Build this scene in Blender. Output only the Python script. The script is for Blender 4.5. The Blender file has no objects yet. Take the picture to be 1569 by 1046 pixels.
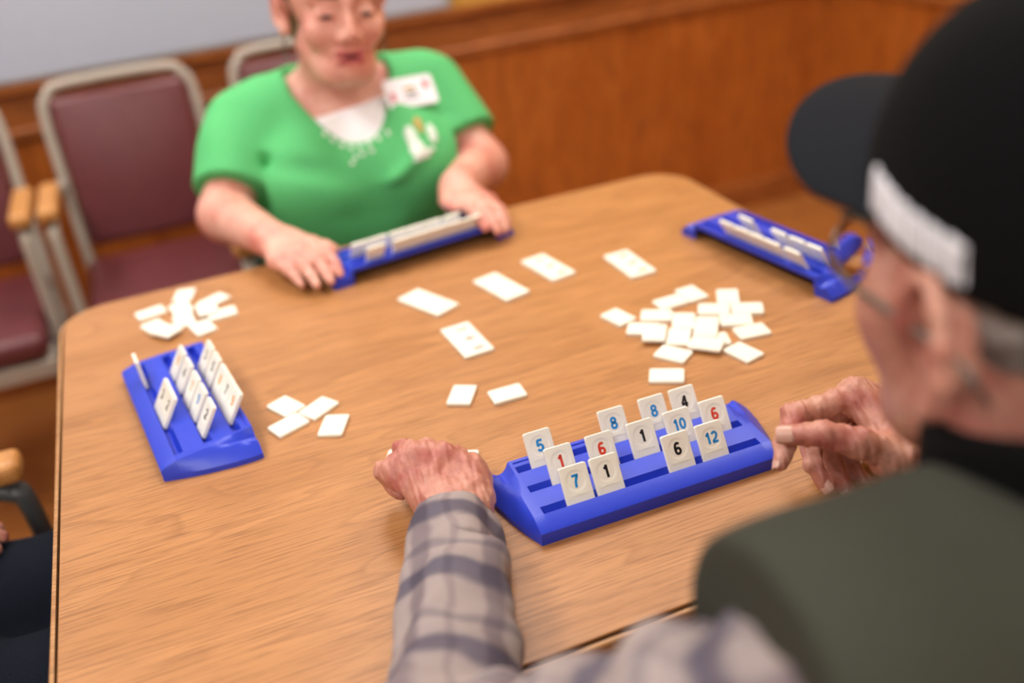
import bpy, bmesh, math, random
import numpy as np
from mathutils import Matrix, Vector
random.seed(7)
scn = bpy.context.scene
C = bpy.context.collection

# ---------------------------------------------------------------- camera
FPX = 1509.22
CF = np.array([.27936738, .82831638, -.48563962])
CR = np.array([.9247336, -.36826664, -.09616367])
CU = np.array([.25849881, .42222228, .86885368])
CP = np.array([0., 0., 1.3247])
TZ = .75                                                    # table top height
cd = bpy.data.cameras.new('camera'); cam = bpy.data.objects.new('camera', cd); C.objects.link(cam)
cam.matrix_world = Matrix(((CR[0], CU[0], -CF[0], CP[0]), (CR[1], CU[1], -CF[1], CP[1]), (CR[2], CU[2], -CF[2], CP[2]), (0, 0, 0, 1)))
cd.sensor_width = 36; cd.lens = FPX / 1569 * 36; cd.clip_start = .02
cd.dof.use_dof = True; cd.dof.focus_distance = .90; cd.dof.aperture_fstop = 1.8
scn.camera = cam
# ---------------------------------------------------------------- light
w = bpy.data.worlds.new('world'); scn.world = w; w.use_nodes = True
w.node_tree.nodes['Background'].inputs[0].default_value = (.93, .95, 1, 1)
w.node_tree.nodes['Background'].inputs[1].default_value = .20
scn.view_settings.view_transform = 'Standard'; scn.view_settings.look = 'None'
scn.view_settings.exposure = 0.0; scn.view_settings.gamma = 1
LIGHTS = [(-1.0, .95), (.45, 1.95), (-1.0, 2.1), (1.5, 1.6), (-.75, -.8), (-.75, -2.0), (.9, -2.0)]  # last three panels added behind the camera to brighten the near rack tiles
CEIL = 2.65
for lx, ly in LIGHTS:
    ld = bpy.data.lights.new('ceiling_lamp', 'AREA'); ld.shape = 'RECTANGLE'; ld.size = .56; ld.size_y = 1.15
    ld.energy = 16; ld.color = (1, .98, .95)
    lo = bpy.data.objects.new('ceiling_lamp', ld); C.objects.link(lo); lo.location = (lx, ly, CEIL - .03)

def ray(u, v): return CF + CR * (u - 784.5) / FPX - CU * (v - 523) / FPX
def pz(u, v, z): d = ray(u, v); return CP + d * ((z - CP[2]) / d[2])
def py(u, v, y): d = ray(u, v); return CP + d * (y / d[1])
def pd(u, v, t): return CP + ray(u, v) * t
def proj(p):
    d = np.asarray(p, float) - CP; z = d @ CF
    return np.array([784.5 + FPX * (d @ CR) / z, 523 - FPX * (d @ CU) / z])

# ---------------------------------------------------------------- materials
def lin(r, g, b):
    f = lambda c: (c / 255 / 12.92) if c / 255 <= .04045 else ((c / 255 + .055) / 1.055) ** 2.4
    return (f(r), f(g), f(b), 1)
class NT:
    def __init__(s, name):
        s.m = bpy.data.materials.new(name); s.m.use_nodes = True; s.t = s.m.node_tree
        s.b = s.t.nodes['Principled BSDF']
    def n(s, typ, **kw):
        x = s.t.nodes.new(typ)
        for k, v in kw.items():
            if k in x.inputs: x.inputs[k].default_value = v
            else: setattr(x, k, v)
        return x
    def l(s, a, b): s.t.links.new(a, b)
    def coord(s, scale=(1, 1, 1), kind='Object', rot=(0, 0, 0)):
        tc = s.n('ShaderNodeTexCoord'); mp = s.n('ShaderNodeMapping'); mp.inputs['Scale'].default_value = scale; mp.inputs['Rotation'].default_value = rot
        s.l(tc.outputs[kind], mp.inputs['Vector']); return mp.outputs['Vector']
    def ramp(s, fac, stops):
        r = s.n('ShaderNodeValToRGB'); e = r.color_ramp.elements
        e[0].position, e[0].color = stops[0]; e[1].position, e[1].color = stops[-1]
        for p, c in stops[1:-1]: q = e.new(p); q.color = c
        s.l(fac, r.inputs[0]); return r.outputs[0]
    def mix(s, fac, a, b, mode='MIX'):
        x = s.n('ShaderNodeMix', data_type='RGBA', blend_type=mode)
        for sock, val in ((x.inputs[0], fac), (x.inputs[6], a), (x.inputs[7], b)):
            if hasattr(val, 'is_linked'): s.l(val, sock)
            else: sock.default_value = val
        return x.outputs[2]
    def bump(s, h, st, dist=.001):
        x = s.n('ShaderNodeBump', Strength=st, Distance=dist); s.l(h, x.inputs['Height']); s.l(x.outputs[0], s.b.inputs['Normal'])
def plain(name, col, rough=.5, noise=.06, scale=40, metallic=0, spec=.5, bump=0, sss=0):
    t = NT(name); v = t.coord()
    nz = t.n('ShaderNodeTexNoise', Scale=scale, Detail=3.0); t.l(v, nz.inputs['Vector'])
    a = tuple(c * (1 - noise) for c in col[:3]) + (1,); b = tuple(min(1, c * (1 + noise)) for c in col[:3]) + (1,)
    t.l(t.ramp(nz.outputs[0], [(.3, a), (.7, b)]), t.b.inputs['Base Color'])
    t.b.inputs['Roughness'].default_value = rough; t.b.inputs['Metallic'].default_value = metallic; t.b.inputs['Specular IOR Level'].default_value = spec
    if bump: t.bump(nz.outputs[0], bump)
    if sss: t.b.inputs['Subsurface Weight'].default_value = sss; t.b.inputs['Subsurface Radius'].default_value = (.006, .002, .001); t.b.inputs['Subsurface Scale'].default_value = 1
    return t.m
def wood(name, dark, mid, light, scale=(1, 1, 1), rough=.35, ring=6., rot=(0, 0, 0), fine=1., spec=.5, knots=True):
    # grain runs along local X after the rotation
    t = NT(name); v = t.coord(scale, rot=rot)
    mp = t.n('ShaderNodeMapping'); mp.inputs['Scale'].default_value = (.9, 5.5, 5.5); t.l(v, mp.inputs['Vector'])
    n1 = t.n('ShaderNodeTexNoise', Scale=ring, Detail=2.0, Distortion=.5); t.l(mp.outputs[0], n1.inputs['Vector'])
    mp2 = t.n('ShaderNodeMapping'); mp2.inputs['Scale'].default_value = (9, 260 * fine, 260 * fine); t.l(v, mp2.inputs['Vector'])
    n2 = t.n('ShaderNodeTexNoise', Scale=1.6, Detail=4.0, Roughness=.65); t.l(mp2.outputs[0], n2.inputs['Vector'])
    m1 = t.n('ShaderNodeMath', operation='MULTIPLY'); m1.inputs[1].default_value = 9.; t.l(n1.outputs[0], m1.inputs[0])
    m2 = t.n('ShaderNodeMath', operation='FRACT'); t.l(m1.outputs[0], m2.inputs[0])
    base = t.ramp(n1.outputs[0], [(.3, mid), (.5, light), (.68, mid)])
    rings = t.ramp(m2.outputs[0], [(0., (.0, .0, .0, 1)), (.8, (.12, .12, .12, 1)), (.94, (.36, .36, .36, 1)), (1., (.0, .0, .0, 1))])
    c = t.mix(rings, base, dark) if knots else base
    pores = t.ramp(n2.outputs[0], [(.36, (.75, .75, .75, 1)), (.5, (.12, .12, .12, 1)), (.6, (0, 0, 0, 1))])
    c = t.mix(pores, c, dark)
    t.l(c, t.b.inputs['Base Color'])
    t.b.inputs['Roughness'].default_value = rough; t.b.inputs['Specular IOR Level'].default_value = spec
    t.bump(n2.outputs[0], .08, .0006)
    return t.m
def skin(name, base, red, pale, scale=28):
    t = NT(name); v = t.coord()
    a = t.n('ShaderNodeTexNoise', Scale=scale, Detail=4.0); t.l(v, a.inputs['Vector'])
    b = t.n('ShaderNodeTexNoise', Scale=scale * 5, Detail=3.0, Roughness=.7); t.l(v, b.inputs['Vector'])
    c = t.ramp(a.outputs[0], [(.32, red), (.5, base), (.68, pale)])
    c2 = t.ramp(b.outputs[0], [(.3, (.72, .62, .6, 1)), (.6, (1, 1, 1, 1))])
    c = t.mix(.55, c, t.mix(1., c, c2, 'MULTIPLY'))
    t.l(c, t.b.inputs['Base Color']); t.b.inputs['Roughness'].default_value = .48
    t.b.inputs['Subsurface Weight'].default_value = .12; t.b.inputs['Subsurface Radius'].default_value = (.008, .003, .0015); t.b.inputs['Subsurface Scale'].default_value = 1
    t.bump(b.outputs[0], .25, .0012)
    return t.m
MT = {}
MT['table'] = wood('oak_laminate', lin(128, 80, 40), lin(172, 118, 67), lin(187, 132, 80), rough=.40, ring=1.7)
MT['table_edge'] = wood('oak_edge', lin(120, 76, 38), lin(176, 124, 74), lin(196, 146, 94), rough=.4)
MT['dark_edge'] = plain('dark_brown_edge', lin(58, 34, 20), .5)
MT['wall_wood'] = wood('wall_veneer', lin(112, 54, 12), lin(164, 86, 24), lin(180, 100, 34), rot=(0, math.pi / 2, 0), rough=.45, ring=1.6, knots=False, fine=.35)
MT['rail_wood'] = wood('rail_wood', lin(92, 44, 12), lin(146, 80, 32), lin(164, 94, 42), rough=.4, ring=1.5, knots=False, fine=.3)
MT['floor'] = wood('floor_laminate', lin(110, 62, 22), lin(158, 98, 46), lin(176, 112, 56), rough=.35, ring=1.2, knots=False, fine=.3)
MT['gold_paint'] = plain('gold_paint', lin(190, 146, 62), .7)
MT['white_paint'] = plain('white_paint', lin(226, 224, 218), .8)
MT['whiteboard'] = plain('whiteboard', lin(178, 184, 200), .25, noise=.01)
MT['alu'] = plain('aluminium', lin(170, 168, 165), .35, metallic=.6)
MT['blue'] = plain('blue_plastic', lin(36, 62, 196), .36, noise=.03, scale=300, bump=.02)
MT['tile'] = plain('cream_plastic', lin(240, 237, 222), .32, noise=.015)
MT['n_blue'] = plain('print_blue', lin(22, 138, 208), .4)
MT['n_red'] = plain('print_red', lin(222, 66, 44), .4)
MT['n_black'] = plain('print_black', lin(20, 20, 22), .4)
MT['n_orange'] = plain('print_orange', lin(240, 160, 40), .4)
MT['skin_m'] = skin('skin_man', lin(192, 132, 114), lin(172, 96, 86), lin(206, 156, 136))
MT['skin_w'] = skin('skin_woman', lin(222, 160, 142), lin(210, 128, 116), lin(230, 178, 160), 16)
MT['lips'] = plain('lips', lin(176, 78, 80), .4)
MT['nail'] = plain('nail', lin(206, 160, 144), .3, noise=.02)
MT['eye'] = plain('eye_dark', lin(44, 34, 32), .2)
MT['green'] = plain('green_jersey', lin(84, 186, 112), .8, noise=.04, scale=300, bump=.1)
MT['white_cloth'] = plain('white_cloth', lin(236, 234, 238), .8, noise=.02)
MT['thread'] = plain('white_thread', lin(226, 228, 236), .9, noise=.1, scale=400)
MT['print_white'] = plain('print_white', lin(226, 236, 226), .7)
MT['print_gold'] = plain('print_gold', lin(196, 160, 84), .6)
MT['hair_w'] = plain('hair_brown', lin(120, 92, 62), .6, noise=.3, scale=90)
MT['hair_m'] = plain('hair_grey', lin(150, 146, 142), .6, noise=.4, scale=120)
MT['black_cap'] = plain('black_twill', lin(9, 10, 12), .95, noise=.1, scale=500, bump=.1, spec=.12)
MT['brim'] = plain('brim_twill', lin(24, 27, 33), .95, spec=.15, noise=.1, scale=500, bump=.1)
MT['vest'] = plain('olive_vest', lin(60, 62, 54), .9, spec=.15, noise=.08, scale=300, bump=.1)
MT['black_cloth'] = plain('black_cloth', lin(10, 10, 11), .95, spec=.1)
MT['denim'] = plain('dark_denim', lin(20, 25, 36), .9, spec=.15, noise=.25, scale=500, bump=.2)
MT['navy'] = plain('navy_cloth', lin(40, 52, 78), .9, noise=.15, scale=300)
MT['burgundy'] = plain('burgundy_vinyl', lin(96, 44, 48), .38, noise=.08, scale=60, bump=.05)
MT['beige'] = plain('beige_enamel', lin(168, 158, 146), .4, noise=.02)
MT['grey_and_shade'] = plain('grey_and_shaded_enamel', lin(82, 84, 84), .4, noise=.02)  # plain grey parts; on the side chair, beige enamel with shade painted in
MT['arm_wood'] = wood('arm_wood', lin(140, 84, 36), lin(196, 134, 70), lin(208, 150, 84), rough=.35, ring=3)
MT['badge'] = plain('badge_card', lin(242, 240, 246), .3, noise=.01)
MT['badge_red'] = plain('badge_red', lin(206, 110, 116), .5)
MT['metal'] = plain('thin_metal', lin(120, 116, 110), .3, metallic=.9)
MT['shoe'] = plain('shoe_leather', lin(36, 30, 28), .45)
MT['brow'] = plain('brow_hair', lin(140, 142, 134), .7, noise=.4, scale=300)
def lens_mat():
    t = NT('spectacle_glass'); t.b.inputs['Transmission Weight'].default_value = 1; t.b.inputs['Roughness'].default_value = .02; t.b.inputs['IOR'].default_value = 1.15
    t.b.inputs['Base Color'].default_value = (.95, .97, .96, 1); return t.m
MT['lens'] = lens_mat()
def lamp_mat():
    t = NT('lamp_diffuser'); t.b.inputs['Emission Color'].default_value = (1, .97, .93, 1); t.b.inputs['Emission Strength'].default_value = 4.; return t.m
MT['lamp'] = lamp_mat()
def plaid_mat():
    # 'plaid' attribute: x = metres along the limb, y = metres around it
    t = NT('plaid_flannel'); at = t.n('ShaderNodeAttribute', attribute_name='plaid')
    dn = t.n('ShaderNodeTexNoise', Scale=26., Detail=1.0); t.l(t.coord(), dn.inputs['Vector'])
    ma = t.n('ShaderNodeVectorMath', operation='MULTIPLY_ADD'); ma.inputs[1].default_value = (.022, .022, 0); t.l(dn.outputs['Color'], ma.inputs[0]); t.l(at.outputs['Vector'], ma.inputs[2])
    sp = t.n('ShaderNodeSeparateXYZ'); t.l(ma.outputs[0], sp.inputs[0])
    def bands(sock, period, stops):
        a = t.n('ShaderNodeMath', operation='DIVIDE'); a.inputs[1].default_value = period; t.l(sock, a.inputs[0])
        b = t.n('ShaderNodeMath', operation='FRACT'); t.l(a.outputs[0], b.inputs[0])
        return t.ramp(b.outputs[0], stops)
    g = lambda v: (v, v, v, 1)
    st = [(0., g(0)), (.22, g(.1)), (.3, g(.85)), (.48, g(.9)), (.56, g(.15)), (.75, g(0)), (.8, g(.45)), (.86, g(.45)), (.92, g(0))]
    bx = bands(sp.outputs[0], .082, st); by = bands(sp.outputs[1], .075, st)
    c = t.mix(bx, lin(158, 147, 145), lin(80, 76, 94)); c2 = t.mix(by, lin(255, 252, 250), lin(186, 178, 190))
    c = t.mix(1., c, c2, 'MULTIPLY')
    nz = t.n('ShaderNodeTexNoise', Scale=420., Detail=2.0); t.l(t.coord(), nz.inputs['Vector'])
    t.l(c, t.b.inputs['Base Color']); t.b.inputs['Roughness'].default_value = .9; t.bump(nz.outputs[0], .3, .0008)
    return t.m
MT['plaid'] = plaid_mat()

# ---------------------------------------------------------------- object helpers
def link(name, me, mat=None, parent=None, smooth=False):
    o = bpy.data.objects.new(name, me); C.objects.link(o)
    if mat is not None and not me.materials: me.materials.append(MT[mat])
    if parent is not None: o.parent = parent
    if smooth: me.shade_smooth()
    return o
def tag(o, label, cat, group=None):
    o['label'] = label; o['category'] = cat
    if group: o['group'] = group
    return o
def struct(o): o['kind'] = 'structure'; return o
def empty(name, loc=(0, 0, 0), rz=0):
    o = bpy.data.objects.new(name, None); C.objects.link(o); o.location = loc; o.rotation_euler = (0, 0, rz); o.empty_display_size = .05; return o
def box_me(name, x0, x1, y0, y1, z0, z1, bevel=0, seg=2):
    bm = bmesh.new(); bmesh.ops.create_cube(bm, size=1)
    for v in bm.verts: v.co = Vector((x0 + (v.co.x + .5) * (x1 - x0), y0 + (v.co.y + .5) * (y1 - y0), z0 + (v.co.z + .5) * (z1 - z0)))
    if bevel: bmesh.ops.bevel(bm, geom=bm.edges[:], offset=bevel, segments=seg, profile=.5, affect='EDGES')
    me = bpy.data.meshes.new(name); bm.to_mesh(me); bm.free(); return me
def tube_me(name, pts, r, n=10, flat=1.0, up=(0, 0, 1)):
    pts = [Vector(p) for p in pts]; V = []; Fc = []
    rs = r if isinstance(r, (list, tuple)) else [r] * len(pts)
    prev = None
    for i, p in enumerate(pts):
        t = (pts[min(i + 1, len(pts) - 1)] - pts[max(i - 1, 0)]).normalized()
        a = (prev if prev is not None else Vector(up)); a = (a - t * a.dot(t))
        if a.length < 1e-4: a = t.orthogonal()
        a.normalize(); prev = a; b = t.cross(a)
        for k in range(n): q = 2 * math.pi * k / n; V.append(p + a * math.cos(q) * rs[i] * flat + b * math.sin(q) * rs[i])
    for i in range(len(pts) - 1):
        for k in range(n): Fc.append((i * n + k, i * n + (k + 1) % n, (i + 1) * n + (k + 1) % n, (i + 1) * n + k))
    Fc.append(tuple(range(n))[::-1]); Fc.append(tuple(range((len(pts) - 1) * n, len(pts) * n)))
    me = bpy.data.meshes.new(name); me.from_pydata(V, [], Fc); me.shade_smooth(); return me
def smooth_path(P, n=6):
    P = [Vector(p) for p in P]; out = []
    for i in range(len(P) - 1):
        p0, p1, p2, p3 = P[max(i - 1, 0)], P[i], P[i + 1], P[min(i + 2, len(P) - 1)]
        for k in range(n):
            t = k / n; out.append(.5 * ((2 * p1) + (p2 - p0) * t + (2 * p0 - 5 * p1 + 4 * p2 - p3) * t * t + (3 * p1 - p0 - 3 * p2 + p3) * t ** 3))
    return out + [P[-1]]
def rrect(x0, x1, y0, y1, r, n=8):
    o = []
    for cx, cy, a in ((x1 - r, y1 - r, 0), (x0 + r, y1 - r, 90), (x0 + r, y0 + r, 180), (x1 - r, y0 + r, 270)):
        for k in range(n + 1): q = math.radians(a + 90 * k / n); o.append((cx + r * math.cos(q), cy + r * math.sin(q)))
    return o
def prism_me(name, loops, cap_bottom=True):
    # loops: list of (outline, z) from top to bottom, same counts
    V = []; Fc = []; n = len(loops[0][0])
    for pts, z in loops: V += [(x, y, z) for x, y in pts]
    Fc.append(tuple(range(n)))
    for i in range(len(loops) - 1):
        for k in range(n): Fc.append((i * n + k, (i + 1) * n + k, (i + 1) * n + (k + 1) % n, i * n + (k + 1) % n))
    if cap_bottom: Fc.append(tuple(range((len(loops) - 1) * n, len(loops) * n))[::-1])
    me = bpy.data.meshes.new(name); me.from_pydata(V, [], Fc); return me

# ---------------------------------------------------------------- room
YW, XR = 2.71, 2.12
XL, YB = -3.2, -2.6
struct(link('floor', box_me('floor', XL - .1, XR + .1, YB - .1, YW + .1, -.06, 0), 'floor'))
struct(link('ceiling', box_me('ceiling', XL - .1, XR + .1, YB - .1, YW + .1, CEIL, CEIL + .06), 'white_paint'))
wb = struct(link('wall_back', box_me('wall_back', XL, XR + .1, YW + .012, YW + .1, 0, CEIL), 'gold_paint'))
link('wainscot', box_me('wainscot', XL, XR, YW, YW + .012, .10, .70), 'wall_wood', wb)
wr = struct(link('wall_right', box_me('wall_right', XR + .012, XR + .1, YB, YW, 0, CEIL), 'gold_paint'))
link('wainscot', box_me('wainscot', XR, XR + .012, YB, YW, .10, .70), 'wall_wood', wr)
struct(link('wall_left', box_me('wall_left', XL - .1, XL, YB, YW, 0, CEIL), 'white_paint'))
struct(link('wall_front', box_me('wall_front', XL - .1, XR + .1, YB - .1, YB, 0, CEIL), 'white_paint'))
def rail(name, prof, axis):
    V = []; Fc = []; n = len(prof)
    ends = (XL, XR) if axis == 'x' else (YB, YW)
    for e in ends:
        for d, z in prof: V.append((e, YW - d, z) if axis == 'x' else (XR - d, e, z))
    for k in range(n): Fc.append((k, (k + 1) % n, n + (k + 1) % n, n + k))
    Fc += [tuple(range(n)), tuple(range(n, 2 * n))[::-1]]
    me = bpy.data.meshes.new(name); me.from_pydata(V, [], Fc); return me
RP = [(-.01, .69), (.014, .69), (.014, .705), (.006, .712), (.006, .79), (.012, .795), (.026, .802), (.026, .818), (-.01, .818)]
struct(link('trim_1', rail('trim_1', RP, 'x'), 'rail_wood')); struct(link('trim_2', rail('trim_2', RP, 'y'), 'rail_wood'))
BP = [(-.01, 0), (.014, 0), (.014, .085), (.008, .10), (-.01, .10)]
struct(link('baseboard_back', rail('baseboard_back', BP, 'x'), 'rail_wood')); struct(link('baseboard_right', rail('baseboard_right', BP, 'y'), 'rail_wood'))
# whiteboard on the back wall
wbd = empty('whiteboard', (-.55, YW, .822))
link('board_panel', box_me('board_panel', -1.38, 1.38, -.012, .010, .010, 1.19), 'whiteboard', wbd)
for nm, b in (('frame_rail', (-1.39, 1.39, -.016, .010, 0, .011)), ('frame_rail', (-1.39, 1.39, -.016, .010, 1.19, 1.20)), ('frame_stile', (-1.39, -1.379, -.016, .010, .011, 1.19)), ('frame_stile', (1.379, 1.39, -.016, .010, .011, 1.19))):
    link(nm, box_me(nm, *b), 'alu', wbd)
tag(wbd, 'wide white marker board hung above the wooden wall rail', 'whiteboard')
for i, (lx, ly) in enumerate(LIGHTS):
    r = empty('ceiling_light', (lx, ly, CEIL))
    link('diffuser', box_me('diffuser', -.28, .28, -.575, .575, -.018, -.004), 'lamp', r)
    for nm, b in (('frame_bar', (-.3, -.28, -.6, .6, -.022, 0)), ('frame_bar', (.28, .3, -.6, .6, -.022, 0)), ('frame_bar', (-.28, .28, -.6, -.575, -.022, 0)), ('frame_bar', (-.28, .28, .575, .6, -.022, 0))):
        link(nm, box_me(nm, *b), 'white_paint', r)
    tag(r, 'unseen rectangular fluorescent ceiling light panel in the white ceiling', 'light', 'ceiling light panels')

# ---------------------------------------------------------------- table
TX0, TX1, TY0, TY1 = -.184, .776, .51, 1.387
tb = empty('game_table', ((TX0 + TX1) / 2, (TY0 + TY1) / 2, 0))
tcx, tcy = (TX0 + TX1) / 2, (TY0 + TY1) / 2
def ol(d, r): return rrect(TX0 - tcx - d, TX1 - tcx + d, TY0 - tcy - d, TY1 - tcy + d, r, 10)
link('tabletop', prism_me('tabletop', [(ol(-.0005, .06), TZ), (ol(0, .06), TZ - .001), (ol(0, .06), TZ - .003)]), 'table', tb)
link('dark_seam', prism_me('dark_seam', [(ol(.001, .061), TZ - .012), (ol(.001, .061), TZ - .036)]), 'dark_edge', tb)
link('core', prism_me('core', [(ol(-.0006, .06), TZ - .003), (ol(-.0006, .06), TZ - .0121)]), 'dark_edge', tb)
def ring_me(name, loops):                                  # closed frame: loops run round the profile
    V = []; Fc = []; n = len(loops[0][0]); m = len(loops)
    for pts, z in loops: V += [(x, y, z) for x, y in pts]
    for i in range(m):
        for k in range(n): Fc.append((i * n + k, ((i + 1) % m) * n + k, ((i + 1) % m) * n + (k + 1) % n, i * n + (k + 1) % n))
    me = bpy.data.meshes.new(name); me.from_pydata(V, [], Fc); return me
link('edge_band', ring_me('edge_band', [(ol(.0030, .063), TZ - .0022), (ol(.0062, .066), TZ - .0022), (ol(.0072, .067), TZ - .0035), (ol(.0072, .067), TZ - .012), (ol(.0030, .063), TZ - .012)]), 'table_edge', tb)
link('edge_band', prism_me('edge_band', [(ol(.0072, .067), TZ - .0165), (ol(.0090, .069), TZ - .018), (ol(.0090, .069), TZ - .036)]), 'table_edge', tb)
link('apron', box_me('apron', -.40, .40, -.36, .36, TZ - .09, TZ - .036), 'table_edge', tb)
link('pedestal', tube_me('pedestal', [(0, 0, TZ - .09), (0, 0, .08)], .055, 20), 'grey_and_shade', tb)
for k in range(4):
    a = math.pi / 4 + k * math.pi / 2; c, s = math.cos(a), math.sin(a)
    link('foot', tube_me('foot', [(c * .03, s * .03, .10), (c * .2, s * .2, .06), (c * .40, s * .40, .022)], [.03, .026, .02], 10), 'grey_and_shade', tb)
tag(tb, 'square oak laminate table with rounded corners and dark seamed edge', 'table')

# ---------------------------------------------------------------- chairs
def chair(loc, rz, label, frame='beige', group=None, arm=.10, wide=1.):
    # local: sitter faces +y, origin on the floor under the seat centre
    r = empty('armchair', loc, rz); r.scale.x = wide; da = arm - .10
    HB = .166; r_t = .0125
    def bk(x, z): return (x, -.20 - (z - .45) * .20, z)
    P = [bk(-HB, .38), bk(-HB, .6), bk(-HB, .78), bk(-HB + .018, .828), bk(-HB + .06, .846), bk(HB - .06, .846), bk(HB - .018, .828), bk(HB, .78), bk(HB, .6), bk(HB, .38)]
    link('back_frame', tube_me('back_frame', smooth_path(P, 6), r_t, 10), frame, r)
    me = box_me('backrest', -HB + .014, HB - .014, -.016, .024, .0, .345, .018, 4); me.shade_smooth()
    b = link('backrest', me, 'burgundy', r); b.location = bk(0, .482); b.rotation_euler = (math.atan(.20), 0, 0)
    me = box_me('seat', -.172, .172, -.185, .195, .405, .465, .024, 4); me.shade_smooth(); link('seat', me, 'burgundy', r)
    for q in ((-.176, .176, .165, .19), (-.176, .176, -.19, -.165)): link('seat_rail', box_me('seat_rail', q[0], q[1], q[2], q[3], .366, .404, .005), frame, r)
    for q in (-1, 1): link('seat_rail', box_me('seat_rail', min(q * .15, q * .176), max(q * .15, q * .176), -.165, .165, .366, .404, .005), frame, r)
    for q in (-1, 1):
        X = q * .188
        link('front_leg', tube_me('front_leg', smooth_path([(X, .10 + da, 0), (X, .095 + da, .35), (X, .09 + da, .60), (X, .075 + da, .635), (X, .03 + da, .642), (X, -.12, .642), (X * .93, -.225, .635)], 6), .0125, 10), frame, r)
        link('rear_leg', tube_me('rear_leg', [(q * HB, -.186, .39), (q * HB, -.215, 0)], .0125, 10), frame, r)
        me = box_me('armrest', X - .021, X + .021, -.10, .10 + da, .655, .685, .011, 3); link('armrest', me, 'arm_wood', r)
    tag(r, label, 'chair', group); return r
chair((-.487, 2.19, 0), math.pi, 'burgundy vinyl armchair by the wall, the end one of the row', group='burgundy chairs along the wall')
chair((-.058, 2.19, 0), math.pi, 'burgundy vinyl armchair by the wall with its whole backrest showing', group='burgundy chairs along the wall')
chair((.371, 2.19, 0), math.pi, 'armchair by the wall almost hidden behind the woman in green', group='burgundy chairs along the wall')

# ---------------------------------------------------------------- number tiles
TW, TH, TT = .027, .038, .0041
def tile_mesh():
    n = 48; V = []; Fc = []
    out = []
    cz = TH - .0145; Rr = .002
    base = rrect(-TW / 2, TW / 2, 0, TH, Rr, 3)
    # resample the outline by angle about the dent centre
    def hit(a):
        dx, dz = math.cos(a), math.sin(a); best = None
        for i in range(len(base)):
            (x0, z0), (x1, z1) = base[i], base[(i + 1) % len(base)]
            ex, ez = x1 - x0, z1 - z0; den = dx * ez - dz * ex
            if abs(den) < 1e-12: continue
            t = ((x0) * ez - (z0 - cz) * ex) / den; u = ((x0) * dz - (z0 - cz) * dx) / den
            if t > 0 and -1e-6 <= u <= 1 + 1e-6: best = t if best is None else min(best, t)
        return (dx * best, cz + dz * best)
    angs = sorted([2 * math.pi * k / n for k in range(n)] + [math.atan2(z - cz, x) % (2 * math.pi) for x, z in base[1::2]])
    angs = [a for i, a in enumerate(angs) if i == 0 or a - angs[i - 1] > 1e-3]; n = len(angs)
    def ring(fn, y):
        i0 = len(V)
        for a in angs: x, z = fn(a); V.append((x, y, z))
        return i0
    sh = lambda k: (lambda a: (hit(a)[0] * k, TH / 2 + (hit(a)[1] - TH / 2) * k))
    R0 = ring(lambda a: (.0078 * math.cos(a), cz + .0078 * math.sin(a)), .00045)
    R1 = ring(lambda a: (.0096 * math.cos(a), cz + .0096 * math.sin(a)), .0001)
    R2 = ring(lambda a: (.0102 * math.cos(a), cz + .0102 * math.sin(a)), 0)
    R3 = ring(sh(.965), 0); R4 = ring(hit, .0006); R5 = ring(hit, TT - .0006); R6 = ring(sh(.965), TT)
    Fc.append(tuple(R0 + k for k in range(n)))
    for A, B in ((R0, R1), (R1, R2), (R2, R3), (R3, R4), (R4, R5), (R5, R6)):
        for k in range(n): Fc.append((A + k, B + k, B + (k + 1) % n, A + (k + 1) % n))
    Fc.append(tuple(R6 + k for k in range(n))[::-1])
    me = bpy.data.meshes.new('tile'); me.from_pydata(V, [], Fc); me.materials.append(MT['tile'])
    bm = bmesh.new(); bm.from_mesh(me); bmesh.ops.recalc_face_normals(bm, faces=bm.faces); bm.to_mesh(me); bm.free()
    return me
TILE = tile_mesh()
_txt = {}
def arc(cx, cy, rx, ry, a0, a1, n=18): return [(cx + rx * math.cos(math.radians(a0 + (a1 - a0) * k / n)), cy + ry * math.sin(math.radians(a0 + (a1 - a0) * k / n))) for k in range(n + 1)]
DIG = {'0': [arc(0, .5, .21, .40, 0, 360, 28)], '1': [[(.06, .0), (.06, .98)], [(-.16, .72), (-.02, .78), (.06, .95)]],
    '2': [arc(0, .68, .20, .22, 165, -25, 16) + [(.08, .40), (-.16, .19), (-.20, .09)], [(-.26, .085), (.27, .085)]],
    '3': [arc(-.01, .70, .19, .20, 165, -80, 14), arc(-.01, .30, .22, .22, 85, -165, 16)], '4': [[(.11, 0), (.11, .98)], [(.08, .93), (-.22, .32)], [(-.27, .29), (.28, .29)]],
    '5': [[(.24, .90), (-.14, .90)], [(-.13, .94), (-.18, .50)], [(-.17, .50)] + arc(0, .32, .21, .24, 140, -160, 18)],
    '6': [arc(0, .30, .20, .22, 0, 360, 22), [(-.20, .32)] + arc(.02, .52, .22, .38, 180, 48, 14)], '7': [[(-.25, .895), (.27, .895)], [(.20, .88), (.08, .66), (-.02, .40), (-.06, 0)]],
    '8': [arc(0, .71, .175, .185, 0, 360, 22), arc(0, .29, .205, .215, 0, 360, 22)], '9': [arc(0, .68, .20, .22, 0, 360, 22), [(.20, .66)] + arc(-.02, .46, .22, .38, 0, -132, 14)]}
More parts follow.
